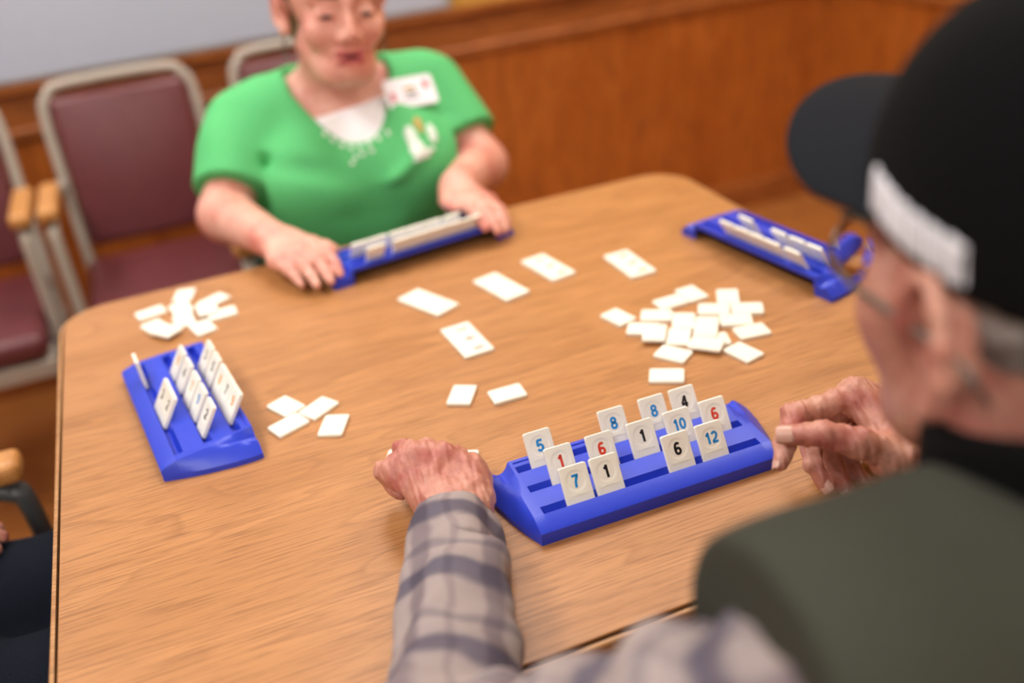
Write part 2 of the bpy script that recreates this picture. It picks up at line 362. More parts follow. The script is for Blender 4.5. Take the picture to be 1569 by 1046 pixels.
def stroke(path, w, ox, V, Fc):
    n = len(path); i0 = len(V); closed = math.hypot(path[0][0] - path[-1][0], path[0][1] - path[-1][1]) < 1e-6
    for i in range(n):
        a = path[(i - 1) % (n - 1)] if closed else path[max(i - 1, 0)]; b = path[(i + 1) % (n - 1)] if closed else path[min(i + 1, n - 1)]
        if closed and i == n - 1: a, b = path[n - 2], path[1]
        tx, ty = b[0] - a[0], b[1] - a[1]; L = math.hypot(tx, ty) or 1
        nx, ny = -ty / L * w / 2, tx / L * w / 2
        V += [(path[i][0] + nx + ox, path[i][1] + ny, 0), (path[i][0] - nx + ox, path[i][1] - ny, 0)]
        if i: q = i0 + 2 * i; Fc.append((q - 2, q - 1, q + 1, q))
def number_mesh(num, mat):
    key = (num, mat)
    if key in _txt: return _txt[key]
    V = []; Fc = []; h = .0120 if len(num) == 1 else .0112
    for k, ch in enumerate(num):
        ox = 0 if len(num) == 1 else (k - .5) * (.56 if num[0] == '1' else .66) + (-.02 if k == 0 else .04)
        for path in DIG[ch]: stroke(path, .20, ox, V, Fc)
    me = bpy.data.meshes.new('number'); me.from_pydata([(x * h, (y - .5) * h, .0001) for x, y, z in V], [], Fc)
    me.materials.append(MT[mat]); _txt[key] = me; return me
def text_mesh(s, size, extrude, mat):
    if s in _txt: return _txt[s]
    cu = bpy.data.curves.new('t', 'FONT'); cu.body = s; cu.size = size; cu.extrude = extrude; cu.align_x = 'CENTER'; cu.align_y = 'CENTER'; cu.resolution_u = 2
    o = bpy.data.objects.new('t', cu); C.objects.link(o); bpy.context.view_layer.update()
    me = bpy.data.meshes.new_from_object(o.evaluated_get(bpy.context.evaluated_depsgraph_get()))
    bpy.data.objects.remove(o); me.name = 'embossed_name'; me.materials.clear(); me.materials.append(MT[mat]); _txt[s] = me; return me
def make_tile(mw, label, group, num=None, col=None, emboss=False, name='number_tile'):
    o = link(name, TILE); o.matrix_world = mw
    tag(o, label, 'game tile', group)
    if num:
        t = link('number', number_mesh(num, col), parent=o)
        t.matrix_local = Matrix.Translation((0, .00042, TH - .0145)) @ Matrix.Rotation(math.pi / 2, 4, 'X')
    if emboss:
        t = link('embossed_name', text_mesh('Rummikub', .0042, .0002, 'tile'), parent=o)
        t.matrix_local = Matrix.Translation((0, -.0001, .0115)) @ Matrix.Rotation(math.pi / 2, 4, 'X')
    return o

# ---------------------------------------------------------------- racks
SL, LF = .1105, .121
SLOT = [(.017, .0195), (.048, .0215), (.0785, .0228)]       # front lip y, z
YB_, ZB_ = .0985, .0240
DEP = .0085
def zplane(y):
    ys = [0, .0035, .017, .048, .0785, YB_]; zs = [.0125, .0150, .0195, .0215, .0228, ZB_]
    return float(np.interp(y, ys, zs))
def outl(y): return float(np.interp(y, [0, .02, .04, .07, .09, YB_], [.121, .1285, .1345, .1408, .1430, .1425]))
def inner(y): return float(np.interp(y, [0, .02, .04, .07, YB_], [.1208, .1195, .1185, .1165, .1140]))
def rack_mesh():
    e = .0002
    ylines = [(0., 0), (.0035, 0)]
    for (fy, fz) in SLOT: ylines += [(fy, 1), (fy + e, 2), (fy + .0052, 3), (fy + .0096, 4), (fy + .014, 0), (fy + .022, 0)]
    ylines = [q for q in ylines if q[0] < .0925] + [(.0925, 0), (.0928, 5), (.0945, 5), (.0948, 0), (YB_, 0)]
    ylines = sorted(set(ylines))
    V = []; Fc = []
    ncap = 9
    cols = [('c', -1, k) for k in range(ncap, 0, -1)] + [('p', x, 0) for x in (-SL - .0035, -SL - e, -SL, -.001, -.0006, .0006, .001, SL, SL + e, SL + .0035)] + [('c', 1, k) for k in range(1, ncap + 1)]
    for y, fl in ylines:
        zp = zplane(y); xi, xo = inner(y), outl(y)
        for kind, a, k in cols:
            if kind == 'p':
                x = a; z = zp
                if abs(x) <= SL:
                    s = [q for q in SLOT if q[0] - 1e-6 <= y <= q[0] + .0097]
                    if s and fl in (2, 3): z = s[0][1] - DEP
                    if fl == 5: z = zp - .0012
                    if abs(x) < .0008 and fl == 0 and y > .088: z = zp - .0008
                x = max(-xi, min(xi, x))
            else:
                t = k / ncap; x = a * (xi + (xo - xi) * t); edge = .006
                z = zp - (zp - edge) * (t ** 1.5) if k > 1 else zp - (zp - edge) * .02
                d = (y - .058) / (YB_ - .058)           # thumb groove in the back half of the cap
                if d > 0:
                    cxg = .1215; wg = .0015 + .0075 * d
                    g = max(0, 1 - ((abs(x) - cxg) / wg) ** 2); z -= .0085 * d * g
                z = max(z, .004)
            V.append((x, y, z))
    W = len(cols); H = len(ylines)
    for j in range(H - 1):
        for i in range(W - 1):
            q = j * W + i; Fc.append((q, q + 1, q + W + 1, q + W))
    def skirt(idx, zb):
        i0 = len(V)
        for i in idx: V.append((V[i][0], V[i][1], zb(V[i])))
        for k in range(len(idx) - 1): Fc.append((idx[k + 1], idx[k], i0 + k, i0 + k + 1))
    skirt([i for i in range(W)][::-1], lambda v: 0)
    skirt([j * W for j in range(H)], lambda v: 0)
    skirt([j * W + W - 1 for j in range(H)][::-1], lambda v: 0)
    top = [(H - 1) * W + i for i in range(W)]
    skirt(top, lambda v: v[2] - .005 if abs(v[0]) < .1125 else 0)
    me = bpy.data.meshes.new('rack'); me.from_pydata(V, [], Fc)
    bm = bmesh.new(); bm.from_mesh(me); bmesh.ops.remove_doubles(bm, verts=bm.verts, dist=1e-5); bmesh.ops.recalc_face_normals(bm, faces=bm.faces)
    # make normals point up
    if sum(f.normal.z for f in bm.faces) < 0: bmesh.ops.reverse_faces(bm, faces=bm.faces)
    bm.to_mesh(me); bm.free(); me.materials.append(MT['blue']); me.shade_smooth()
    return me
RACK = rack_mesh()
POSE = dict(main=(.3393, .6246, -.0139), left=(-.0984, 1.0170, -1.4488), wom=(.2995, 1.3600, math.pi + .138), right=(.778, 1.019, 1.722))
def rmat(pose): return Matrix.Translation((pose[0], pose[1], TZ)) @ Matrix.Rotation(pose[2], 4, 'Z')
def make_rack(key, label):
    o = link('tile_rack', RACK); o.matrix_world = rmat(POSE[key])
    m = o.modifiers.new('shell', 'SOLIDIFY'); m.thickness = .0012; m.offset = -1
    m = o.modifiers.new('edge', 'EDGE_SPLIT'); m.split_angle = math.radians(28)
    tag(o, label, 'tile rack', 'blue tile racks'); return o
make_rack('main', 'blue plastic tile rack between the hands of the man in the black cap')
make_rack('left', 'blue plastic tile rack set at the table edge beside the burgundy wall chairs')
make_rack('wom', 'blue plastic tile rack held by the woman in the green shirt')
make_rack('right', 'blue plastic tile rack in front of the wood panelled corner')
LEAN = math.radians(32)
def slot_mat(key, row, x, lean=LEAN):
    fy, fz = SLOT[row - 1]
    return rmat(POSE[key]) @ Matrix.Translation((x, fy + .0009, fz - DEP + .0024)) @ Matrix.Rotation(-lean, 4, 'X')
def solve_x(key, row, uv, side=0, z=TH, yy=0):
    # slide along the slot until the top point of the tile looks out at this pixel
    best = None
    for k in range(-1000, 1001):
        x = k * .00011
        m = slot_mat(key, row, x); p = m @ Vector((side * TW / 2, yy, z)); e = np.hypot(*(proj(p) - np.array(uv)))
        if best is None or e < best[0]: best = (e, x)
    return best[1]
A1 = lambda x, y: (730 + .3187 * x, 560 + .3187 * y)
row_names = {1: 'front', 2: 'middle', 3: 'back'}
WORD = {'1': 'one', '4': 'four', '5': 'five', '6': 'six', '7': 'seven', '8': 'eight', '10': 'ten', '12': 'twelve'}
main_tiles = [(1, '7', 'n_blue', 395, 495, 518, 460, 'at the front row end by the fist'), (1, '1', 'n_black', 545, 455, 665, 415, 'in the front row beside the blue 7'), (1, '6', 'n_black', 885, 345, 1010, 305, 'in the front row beside the blue 12'), (1, '12', 'n_blue', 1050, 290, 1165, 250, 'in the front row past the black 6'),
    (2, '1', 'n_red', 322, 405, 450, 365, 'in the middle row behind the blue 7'), (2, '6', 'n_red', 522, 345, 645, 310, 'in the middle row beside the red 1'), (2, '1', 'n_black', 720, 283, 840, 250, 'in the middle row beside the blue 10'), (2, '10', 'n_blue', 897, 230, 1015, 195, 'in the middle row behind the black 6'), (2, '6', 'n_red', 1068, 170, 1180, 137, 'in the middle row behind the blue 12'),
    (3, '5', 'n_blue', 225, 330, 347, 293, 'in the back row behind the red 1'), (3, '8', 'n_blue', 583, 222, 700, 188, 'in the back row behind the red 6'), (3, '8', 'n_blue', 777, 160, 892, 128, 'in the back row beside the black 4'), (3, '4', 'n_black', 925, 120, 1037, 85, 'in the back row behind the blue 10')]
for row, num, col, a, b, c, d, ex in main_tiles:
    uv = A1((a + c) / 2, (b + d) / 2)
    make_tile(slot_mat('main', row, solve_x('main', row, uv)), '%s %s on a cream tile %s' % (col[2:], WORD[num], ' '.join(WORD.get(q, q) for q in ex.split())), 'numbered tiles in the near rack', num, col, True)
B1 = lambda x, y: (170 + .24857 * x, 500 + .24857 * y)
def place_row(key, items, label, group, side, conv, minw=TW + .0006):
    by = {}
    for row, x, y, num, col in items: by.setdefault(row, []).append([solve_x(key, row, conv(x, y), side[0], TH, side[1]), num, col])
    for row, L in by.items():
        L.sort(key=lambda q: q[0])
        for _ in range(30):
            for i in range(len(L) - 1):
                g = L[i + 1][0] - L[i][0]
                if g < minw: L[i][0] -= (minw - g) / 2; L[i + 1][0] += (minw - g) / 2
        for q in L:
            q[0] = max(-.0965, min(.0965, q[0]))
        for i in range(1, len(L)): L[i][0] = max(L[i][0], L[i - 1][0] + minw)
        for i in range(len(L) - 2, -1, -1): L[i][0] = min(L[i][0], L[i + 1][0] - minw)
        for x, num, col in L: make_tile(slot_mat(key, row, x), label % ((col[2:], row_names[row]) if label.count('%s') == 2 else row_names[row]), group % row_names[row], num, col)
left_items = [(1, 325, 315, '3', 'n_black'), (1, 357, 375, '2', 'n_black'),
    (2, 410, 115, '9', 'n_orange'), (2, 455, 185, '4', 'n_black'), (2, 495, 268, '7', 'n_orange'), (2, 545, 340, '9', 'n_blue'), (2, 590, 430, '2', 'n_black'),
    (3, 580, 85, '3', 'n_black'), (3, 625, 150, '5', 'n_black'), (3, 680, 220, '8', 'n_orange'), (3, 715, 285, '7', 'n_black'), (3, 752, 350, '9', 'n_orange')]
place_row('left', left_items, '%s numbered cream tile in the %s row of the rack near the wall chairs', '%s row tiles of the rack near the wall chairs', (-1, 0), B1)
# one tile of that rack leans back against the player, seen on its edge
mtx = rmat(POSE['left']) @ Matrix.Translation((-.073, SLOT[0][0] + .0006, SLOT[0][1] - DEP + .0006)) @ Matrix.Rotation(math.radians(3), 4, 'X')
make_tile(mtx, 'cream tile seen on its thin edge in the rack near the wall chairs', 'odd tile of that rack')
D1 = lambda x, y: (1050 + .1912 * x, 260 + .1912 * y)
ri = [(3, 330, 400), (3, 450, 450), (3, 570, 510), (3, 695, 548), (3, 862, 605), (2, 480, 370), (2, 745, 478), (2, 890, 545), (2, 1035, 592)]
place_row('right', [(r, x, y, '5', 'n_black') for r, x, y in ri], 'cream tile seen from behind in the %s row of the rack by the panelled corner', '%s row tiles of the rack by the corner', (0, TT), D1)
E1 = lambda x, y: (480 + .204 * x, 300 + .204 * y)
wi = [(3, 480, 385), (3, 700, 315), (3, 870, 280), (3, 960, 255), (3, 1050, 225), (3, 1140, 195), (2, 370, 365), (2, 480, 305), (2, 650, 255), (2, 770, 225), (2, 890, 185), (2, 1040, 145)]
place_row('wom', [(r, x, y, '5', 'n_black') for r, x, y in wi], 'cream tile seen from behind in the %s row of the green shirted woman\'s rack', '%s row tiles of the woman\'s rack', (0, TT), E1)

# ---------------------------------------------------------------- tiles lying on the table
laid = []
def quad_pose(corners, conv):
    P = [pz(*conv(x, y), TZ + TT)[:2] for x, y in corners]
    s1 = (P[1] - P[0] + P[2] - P[3]) / 2; s2 = (P[2] - P[1] + P[3] - P[0]) / 2
    l = s1 if np.hypot(*s1) > np.hypot(*s2) else s2; l = l / np.hypot(*l); return np.mean(P, 0), l, np.array((-l[1], l[0]))
def overlap(a, b):                                         # least push that parts two flat tiles
    best = None
    for ax in (a[1], a[2], b[1], b[2]):
        r = sum(abs(u @ ax) * TH / 2 + abs(v @ ax) * TW / 2 for _, u, v in (a, b)); d = (b[0] - a[0]) @ ax; o = r - abs(d)
        if o <= 0: return 0, None
        if best is None or o < best[0]: best = (o, ax * (1 if d >= 0 else -1))
    return best
def relax(quads, conv, depth=.009):
    T = [list(quad_pose(q, conv)) for q in quads]
    for _ in range(60):
        for i in range(len(T)):
            for j in range(i):
                o, ax = overlap(T[i], T[j])
                if 0 < o < depth: T[i][0] = T[i][0] - ax * (o / 2 + .0002); T[j][0] = T[j][0] + ax * (o / 2 + .0002)
    return [t[0] for t in T]
def lay(corners, conv, label, group, num=None, col=None, up=False, at=None):
    P = [pz(*conv(x, y), TZ + TT)[:2] for x, y in corners]; c = np.mean(P, 0) if at is None else at
    s1 = (P[1] - P[0] + P[2] - P[3]) / 2; s2 = (P[2] - P[1] + P[3] - P[0]) / 2
    if up: long = -s1 if up == 1 else s2
    else: long = s1 if np.hypot(*s1) > np.hypot(*s2) else s2
    a = math.atan2(long[1], long[0])
    ux = np.array([math.cos(a), math.sin(a)]); uy = np.array([-ux[1], ux[0]])
    lay_level = 0
    for (c2, u2, v2, l2) in laid:
        sep = False
        for ax in (ux, uy, u2, v2):
            ra = abs(ux @ ax) * TH / 2 + abs(uy @ ax) * TW / 2 + abs(u2 @ ax) * TH / 2 + abs(v2 @ ax) * TW / 2
            if abs((c2 - c) @ ax) > ra - .0008: sep = True
        if not sep: lay_level = max(lay_level, l2 + 1)
    laid.append((c, ux, uy, lay_level))
    # tile local: x width, z height, front faces -y
    z = TZ + lay_level * TT + .0001
    X = Vector((uy[0], uy[1], 0)); Zv = Vector((ux[0], ux[1], 0))
    if up:
        Y = Vector((0, 0, -1)); Xv = Y.cross(Zv); base = Vector((c[0], c[1], z + TT)) - Zv * TH / 2
    else:
        Y = Vector((0, 0, 1)); Xv = Y.cross(Zv); base = Vector((c[0], c[1], z)) - Zv * TH / 2
    m = Matrix(((Xv.x, Y.x, Zv.x, base.x), (Xv.y, Y.y, Zv.y, base.y), (Xv.z, Y.z, Zv.z, base.z), (0, 0, 0, 1)))
    return make_tile(m, label, group, num, col)
PX = lambda x, y: (x, y)
four = [[(408.6, 621.8), (437.2, 605.6), (467, 620.6), (438.5, 636.7)], [(458.3, 631.7), (493.1, 606.9), (519.2, 615.6), (482, 640.4)], [(409.1, 655.4), (454.6, 631.7), (473.3, 644.2), (429.3, 667.3)], [(498.1, 634.2), (536.6, 634.2), (523, 665.3), (486.2, 666)]]
for q in four: lay(q, PX, 'face-down cream tile in the loose four beside the rack near the wall chairs', 'four loose face-down tiles')
lay([(695.5, 588.4), (731.7, 588.4), (719.4, 619.4), (684, 618)], PX, 'lone face-down cream tile with its long side pointing away from the capped man', 'pair of lone tiles')
lay([(745.7, 599.7), (796, 586.5), (807.9, 603), (758.5, 617.5)], PX, 'lone face-down cream tile lying crosswise right behind the near rack', 'pair of lone tiles')
C1 = lambda x, y: (900 + .1912 * x, 420 + .1912 * y)
lay([(497, 750), (783, 748), (775, 860), (488, 860)], C1, 'face-down cream tile alone between the scattered heap and the near rack', 'tile before the heap')
heap = [[(300, 490), (335, 365), (590, 372), (565, 497)], [(530, 215), (730, 160), (830, 215), (620, 275)], [(690, 130), (820, 85), (960, 170), (820, 225)], [(1030, 130), (1205, 118), (1225, 255), (1045, 262)],
    [(890, 225), (1140, 225), (1150, 322), (885, 322)], [(1155, 220), (1405, 215), (1410, 312), (1155, 322)], [(1050, 325), (1305, 318), (1312, 385), (1062, 402)], [(1140, 410), (1385, 365), (1455, 440), (1210, 495)],
    [(1215, 537), (1413, 625), (1275, 703), (1088, 605)], [(480, 262), (740, 262), (745, 372), (485, 375)], [(860, 335), (1040, 330), (1035, 460), (855, 465)], [(480, 420), (660, 420), (640, 558), (460, 556)],
    [(665, 410), (840, 410), (815, 555), (640, 557)], [(690, 318), (860, 315), (855, 445), (685, 450)], [(905, 480), (1145, 452), (1100, 555), (860, 585)], [(840, 520), (1095, 548), (1025, 640), (790, 605)], [(620, 560), (860, 602), (770, 690), (535, 625)], [(100, 335), (230, 262), (390, 340), (262, 412)],
    [(820, 400), (1000, 400), (985, 492), (800, 495)]]
odd = {17: 'face-down cream tile slid off the heap towards the played sets', 8: 'face-down cream tile lying clear of the heap on the side of the capped man', 7: 'face-down cream tile lying clear of the heap beside the cross of tiles'}
for i, (q, at_) in enumerate(zip(heap, relax(heap, C1))): lay(q, C1, odd.get(i, 'face-down cream tile in the large scattered heap before the panelled corner'), 'scattered heap of face-down tiles', at=at_)
F1 = lambda x, y: (190 + .1211 * x, 420 + .1211 * y)
pile = [[(160, 490), (470, 385), (520, 465), (190, 575)], [(170, 660), (470, 560), (620, 650), (310, 750)], [(290, 735), (600, 640), (800, 680), (545, 810)], [(640, 235), (920, 180), (860, 350), (560, 395)], [(570, 395), (860, 330), (960, 430), (650, 520)],
    [(920, 350), (1190, 215), (1350, 295), (1090, 420)], [(1050, 470), (1350, 405), (1380, 500), (1110, 590)], [(800, 620), (1050, 540), (1175, 655), (950, 755)], [(880, 420), (1150, 370), (1210, 480), (930, 560)], [(560, 530), (850, 480), (900, 600), (610, 665)]]
for q, at_ in zip(pile, relax(pile, F1)): lay(q, F1, 'face-down cream tile in the pile on the table corner by the wall chairs', 'pile of face-down tiles on the table corner', at=at_)
G1 = lambda x, y: (590 + .274 * x, 370 + .274 * y)
def lay_run(c4, n, label, group, nums, cols):
    # c4: a-b is a long side, c-d the far long side; neighbours share long sides
    conv = G1
    P = [pz(*conv(*q), TZ + TT)[:2] for q in c4]
    along = ((P[3] - P[0]) + (P[2] - P[1])) / 2; along /= np.hypot(*along); c = np.mean(P, 0)
    for i in range(n):
        off = (i - (n - 1) / 2) * (TW + .0004); cc = c + along * off
        Xv = Vector((along[0], along[1], 0)); Y = Vector((0, 0, -1)); Zv = Xv.cross(Y)
        base = Vector((cc[0], cc[1], TZ + .0001 + TT)) - Zv * TH / 2
        m = Matrix(((Xv.x, Y.x, Zv.x, base.x), (Xv.y, Y.y, Zv.y, base.y), (Xv.z, Y.z, Zv.z, base.z), (0, 0, 0, 1)))
        make_tile(m, label, group, nums[i], cols[i])
lay_run([(65, 325), (205, 262), (415, 340), (275, 408)], 3, 'face-up tile in the played set of three just before the woman\'s rack', 'played set before the woman', ['6', '7', '8'], ['n_blue'] * 3)
lay_run([(470, 215), (600, 155), (835, 280), (695, 342)], 3, 'face-up blue numbered tile in the longest played set amid the table', 'long played set', ['4', '5', '6'], ['n_blue'] * 3)
lay_run([(760, 120), (900, 65), (1060, 155), (925, 215)], 3, 'face-up orange numbered tile in the played set between the blue and red sets', 'orange played set', ['3', '4', '5'], ['n_orange'] * 3)
lay_run([(1220, 95), (1370, 40), (1510, 150), (1370, 195)], 3, 'face-up tile in the played set of mixed colours before the panelled corner', 'mixed played set', ['9', '9', '9'], ['n_red', 'n_black', 'n_orange'])
lay_run([(315, 505), (475, 452), (600, 580), (440, 640)], 3, 'face-up red numbered tile in the played set behind the two lone tiles', 'red played set', ['3', '4', '5'], ['n_red'] * 3)

# ---------------------------------------------------------------- implicit surfaces for the people
def smin(a, b, k):
    h = np.maximum(k - np.abs(a - b), 0) / k; return np.minimum(a, b) - h * h * k * .25
def smax(a, b, k): return -smin(-a, -b, k)
def cone(a, b, ra, rb):
    a = np.asarray(a, np.float32); b = np.asarray(b, np.float32); ba = b - a; L = max(float(ba @ ba), 1e-12)
    def f(p):
        q = p - a; t = np.clip(q @ ba / L, 0, 1); d = q - t[:, None] * ba
        return np.sqrt((d * d).sum(1)) - (ra + (rb - ra) * t)
    return f
def ell(c, r, R=None):
    c = np.asarray(c, np.float32); r = np.asarray(r, np.float32)
    def f(p):
        q = p - c
        if R is not None: q = q @ R
        k0 = np.sqrt(((q / r) ** 2).sum(1)); k1 = np.sqrt(((q / (r * r)) ** 2).sum(1)) + 1e-9
        return k0 * (k0 - 1) / k1
    return f
def frame(origin, yaw, pitch, roll=0, sc=1.):
    # local x right, y forward, z up; pitch > 0 nods down; yaw counter-clockwise from +Y
    M = Matrix.Rotation(yaw, 3, 'Z') @ Matrix.Rotation(-pitch, 3, 'X') @ Matrix.Rotation(roll, 3, 'Y')
    return np.array(origin, np.float32), np.array(M, np.float32), np.float32(sc)
def loc_(fr, f):
    o, M, sc = fr
    return lambda p: f((p - o) @ M / sc) * sc
def W_(fr, q): return fr[0] + fr[1] @ np.asarray(q, np.float32) * fr[2]
class Sdf:
    def __init__(s): s.ops = []; s.mods = []
    def add(s, f, k=.02): s.ops.append(('u', f, k)); return s
    def sub(s, f, k=.01): s.ops.append(('s', f, k)); return s
    def cut(s, f, k=.004): s.ops.append(('i', f, k)); return s
    def many(s, L, k=.02):
        for f in L: s.add(f, k)
        return s
    def __call__(s, p, cull=None):
        d = None
        for i, (op, f, k) in enumerate(s.ops):
            if cull is not None and not cull[i]: continue
            e = f(p)
            if d is None: d = e if op == 'u' else np.full(len(p), 1., np.float32); 
            elif op == 'u': d = smin(d, e, k)
            elif op == 's': d = smax(d, -e, k)
            else: d = smax(d, e, k)
        if d is None: d = np.full(len(p), 1., np.float32)
        for m in s.mods: d = d + m(p)
        return d
def polygonise(S, lo, hi, h, B=16):
    lo = np.asarray(lo, np.float32); hi = np.asarray(hi, np.float32)
    n = np.ceil((hi - lo) / h / B).astype(int) * B
    D = np.ones(n + 1, np.float32)
    nb = n // B; rad = h * B * .5 * 1.733
    gi = np.stack(np.meshgrid(*[np.arange(k) for k in nb], indexing='ij'), -1).reshape(-1, 3)
    cen = lo + (gi * B + B / 2).astype(np.float32) * h
    vals = [f(cen) for _, f, _ in S.ops]
    dc = S(cen)
    D[:] = 1.
    loc = np.stack(np.meshgrid(*[np.arange(B + 1)] * 3, indexing='ij'), -1).reshape(-1, 3)
    umin = np.min([v for v, o in zip(vals, S.ops) if o[0] == 'u'], 0)
    for b in range(len(gi)):
        g = gi[b] * B; sl = tuple(slice(a, a + B + 1) for a in g)
        if abs(dc[b]) > rad * 1.35 + .03:
            if dc[b] < 0:
                blk = D[sl]; blk[blk == 1.] = -1.
            continue
        cull = [(v[b] < umin[b] + 2 * rad + k + .01) if o == 'u' else ((v[b] < rad * 1.3 + k + .01) if o == 's' else True) for v, (o, f, k) in zip(vals, S.ops)]
        p = lo + (loc + g).astype(np.float32) * h
        D[sl] = S(p, cull).reshape(B + 1, B + 1, B + 1)
    neg = D < 0
    c = [neg[i:n[0] + i, j:n[1] + j, k:n[2] + k] for i in (0, 1) for j in (0, 1) for k in (0, 1)]
    cnt = sum(x.astype(np.int8) for x in c); act = (cnt > 0) & (cnt < 8)
    I = np.argwhere(act); idx = np.full(act.shape, -1, np.int32); idx[act] = np.arange(len(I))
    off = np.array([(i, j, k) for i in (0, 1) for j in (0, 1) for k in (0, 1)])
    cv = np.stack([D[I[:, 0] + o[0], I[:, 1] + o[1], I[:, 2] + o[2]] for o in off], 1)
    acc = np.zeros((len(I), 3), np.float32); num = np.zeros(len(I), np.float32)
    for a in range(8):
        for b in range(a + 1, 8):
            if np.abs(off[a] - off[b]).sum() != 1: continue
            va, vb = cv[:, a], cv[:, b]; m = (va < 0) != (vb < 0)
            t = np.where(m, va / np.where(m, va - vb, 1), 0)
            acc += m[:, None] * (off[a] + t[:, None] * (off[b] - off[a])); num += m
    V = lo + (I + acc / np.maximum(num, 1)[:, None]).astype(np.float32) * h
    Q = []
    for ax in range(3):
        u, v = (ax + 1) % 3, (ax + 2) % 3
        sl0 = [slice(1, n[k]) for k in range(3)]; sl0[ax] = slice(0, n[ax]); sl1 = list(sl0); sl1[ax] = slice(1, n[ax] + 1)
        a, b = neg[tuple(sl0)], neg[tuple(sl1)]
        for m, flip in ((a & ~b, False), (~a & b, True)):
            E = np.argwhere(m)
            if not len(E): continue
            base = E.copy()
            for k in range(3):
                if k != ax: base[:, k] += 1
            def at(du, dv):
                q = base.copy(); q[:, u] -= du; q[:, v] -= dv; return idx[q[:, 0], q[:, 1], q[:, 2]]
            q = np.stack([at(1, 1), at(0, 1), at(0, 0), at(1, 0)], 1)
            Q.append(q[:, ::-1] if flip else q)
    Q = np.concatenate(Q); Q = Q[(Q >= 0).all(1)]
    return V, Q
def np_mesh(name, V, Q):
    me = bpy.data.meshes.new(name); me.vertices.add(len(V)); me.vertices.foreach_set('co', V.astype(np.float32).ravel())
    me.loops.add(Q.size); me.loops.foreach_set('vertex_index', Q.astype(np.int32).ravel())
    me.polygons.add(len(Q)); me.polygons.foreach_set('loop_start', np.arange(0, Q.size, 4, dtype=np.int32)); me.polygons.foreach_set('loop_total', np.full(len(Q), 4, np.int32))
    me.update(); me.validate(); me.shade_smooth(); return me
def surf(name, S, lo, hi, h, mat, parent):
    V, Q = polygonise(S, lo, hi, h)
    return link(name, np_mesh(name, V, Q), mat, parent)
def offset(S, d):
    T = Sdf(); T.add(lambda p: S(p) - d); return T
def wr_noise(amp, fx, seed=0, ax=None):
    r = np.random.RandomState(seed); K = r.normal(size=(5, 3)).astype(np.float32) * np.asarray(fx, np.float32); ph = r.uniform(0, 6.28, 5)
    def m(p):
        s = 0
        for k, q in zip(K, ph): s = s + np.sin(p @ k + q + 1.3 * np.sin(p @ K[0] * .6))
        return (amp / 2.2 * s).astype(np.float32)
    return m

def head_prims(fr, male=True, ears=True):
    L = []
    def e(c, r, k=.02): L.append(('u', loc_(fr, ell(c, r)), k))
    def cn(a, b, ra, rb, k=.012): L.append(('u', loc_(fr, cone(a, b, ra, rb)), k))
    e((0, -.012, .042), (.076, .094, .084))
    jw = 1. if male else .83
    e((0, .030, -.038 if male else -.032), (.057 * jw, .060, .074 if male else .070), .03)
    cn((-.026 * jw * jw, .052, -.088), (.026 * jw * jw, .052, -.088), .026 * jw, .026 * jw, .03); cn((0, .073, -.094 if male else -.086), (0, .073, -.096 if male else -.088), .020 * jw, .020 * jw, .02)
    for s in (-1, 1):
        cn((s * .060 * jw, -.010, -.055), (s * .030 * jw, .055, -.092), .020 * jw, .020 * jw, .03)
        e((s * .040, .060, -.028), (.026, .026, .026), .02)
        cn((s * .012, .088 if male else .083, .022), (s * .048, .070 if male else .066, .024), .010, .009, .015)
    if male:
        for s in (-1, 1): cn((s * .051, .046, -.012), (s * .043, .036, -.060), .023, .018, .03)
    cn((0, .088, .012), (0, .108 if male else .104, -.030), .009 * jw, .0125 * jw, .012)
    for s in (-1, 1):
        cn((s * .012, .098, -.036), (s * .013, .096, -.037), .009, .009, .008)
        L.append(('s', loc_(fr, ell((s * .032, .097, .0), (.017, .012, .010))), .012))
        cn((s * .024, .078, -.001), (s * .038, .076, -.001), .0115, .0115, .004)
    cn((-.020, .082, -.062), (.020, .082, -.062), .0075, .0075, .008); cn((-.017, .083, -.073), (.017, .083, -.073), .008, .008, .006)
    L.append(('s', loc_(fr, ell((0, .094, -.0670), (.022, .010, .0022))), .004))
    for s in (-1, 1):
        x = s * .079; es = 1.18 if male else .82
        cn((x, -.018, .022), (x * .98, -.008, -.034 * es), .008, .0075, .010)
        e((x * 1.03, -.014, .004), (.007, .019 * es, .027 * es), .006)
        for k in range(8):
            a0, a1 = [math.radians(-75 + 32 * q) for q in (k, k + 1)]
            pt = lambda a: (x * 1.10 + s * (.002 + (.011 if male else .003) * max(0, math.cos(a))) * es, -.014 - .019 * es * math.cos(a), .004 + .031 * es * math.sin(a))
            cn(pt(a0), pt(a1), .0045, .0045, .004)
        cn((x * 1.05, -.006, -.036 * es), (x * 1.07, -.010, -.030 * es), .0075, .006, .005)
        L.append(('s', loc_(fr, ell((x * 1.14, -.010, -.002), (.010, .0085, .015))), .005))
    return L
def addops(S, L):
    for q in L: S.ops.append(q)
    return S
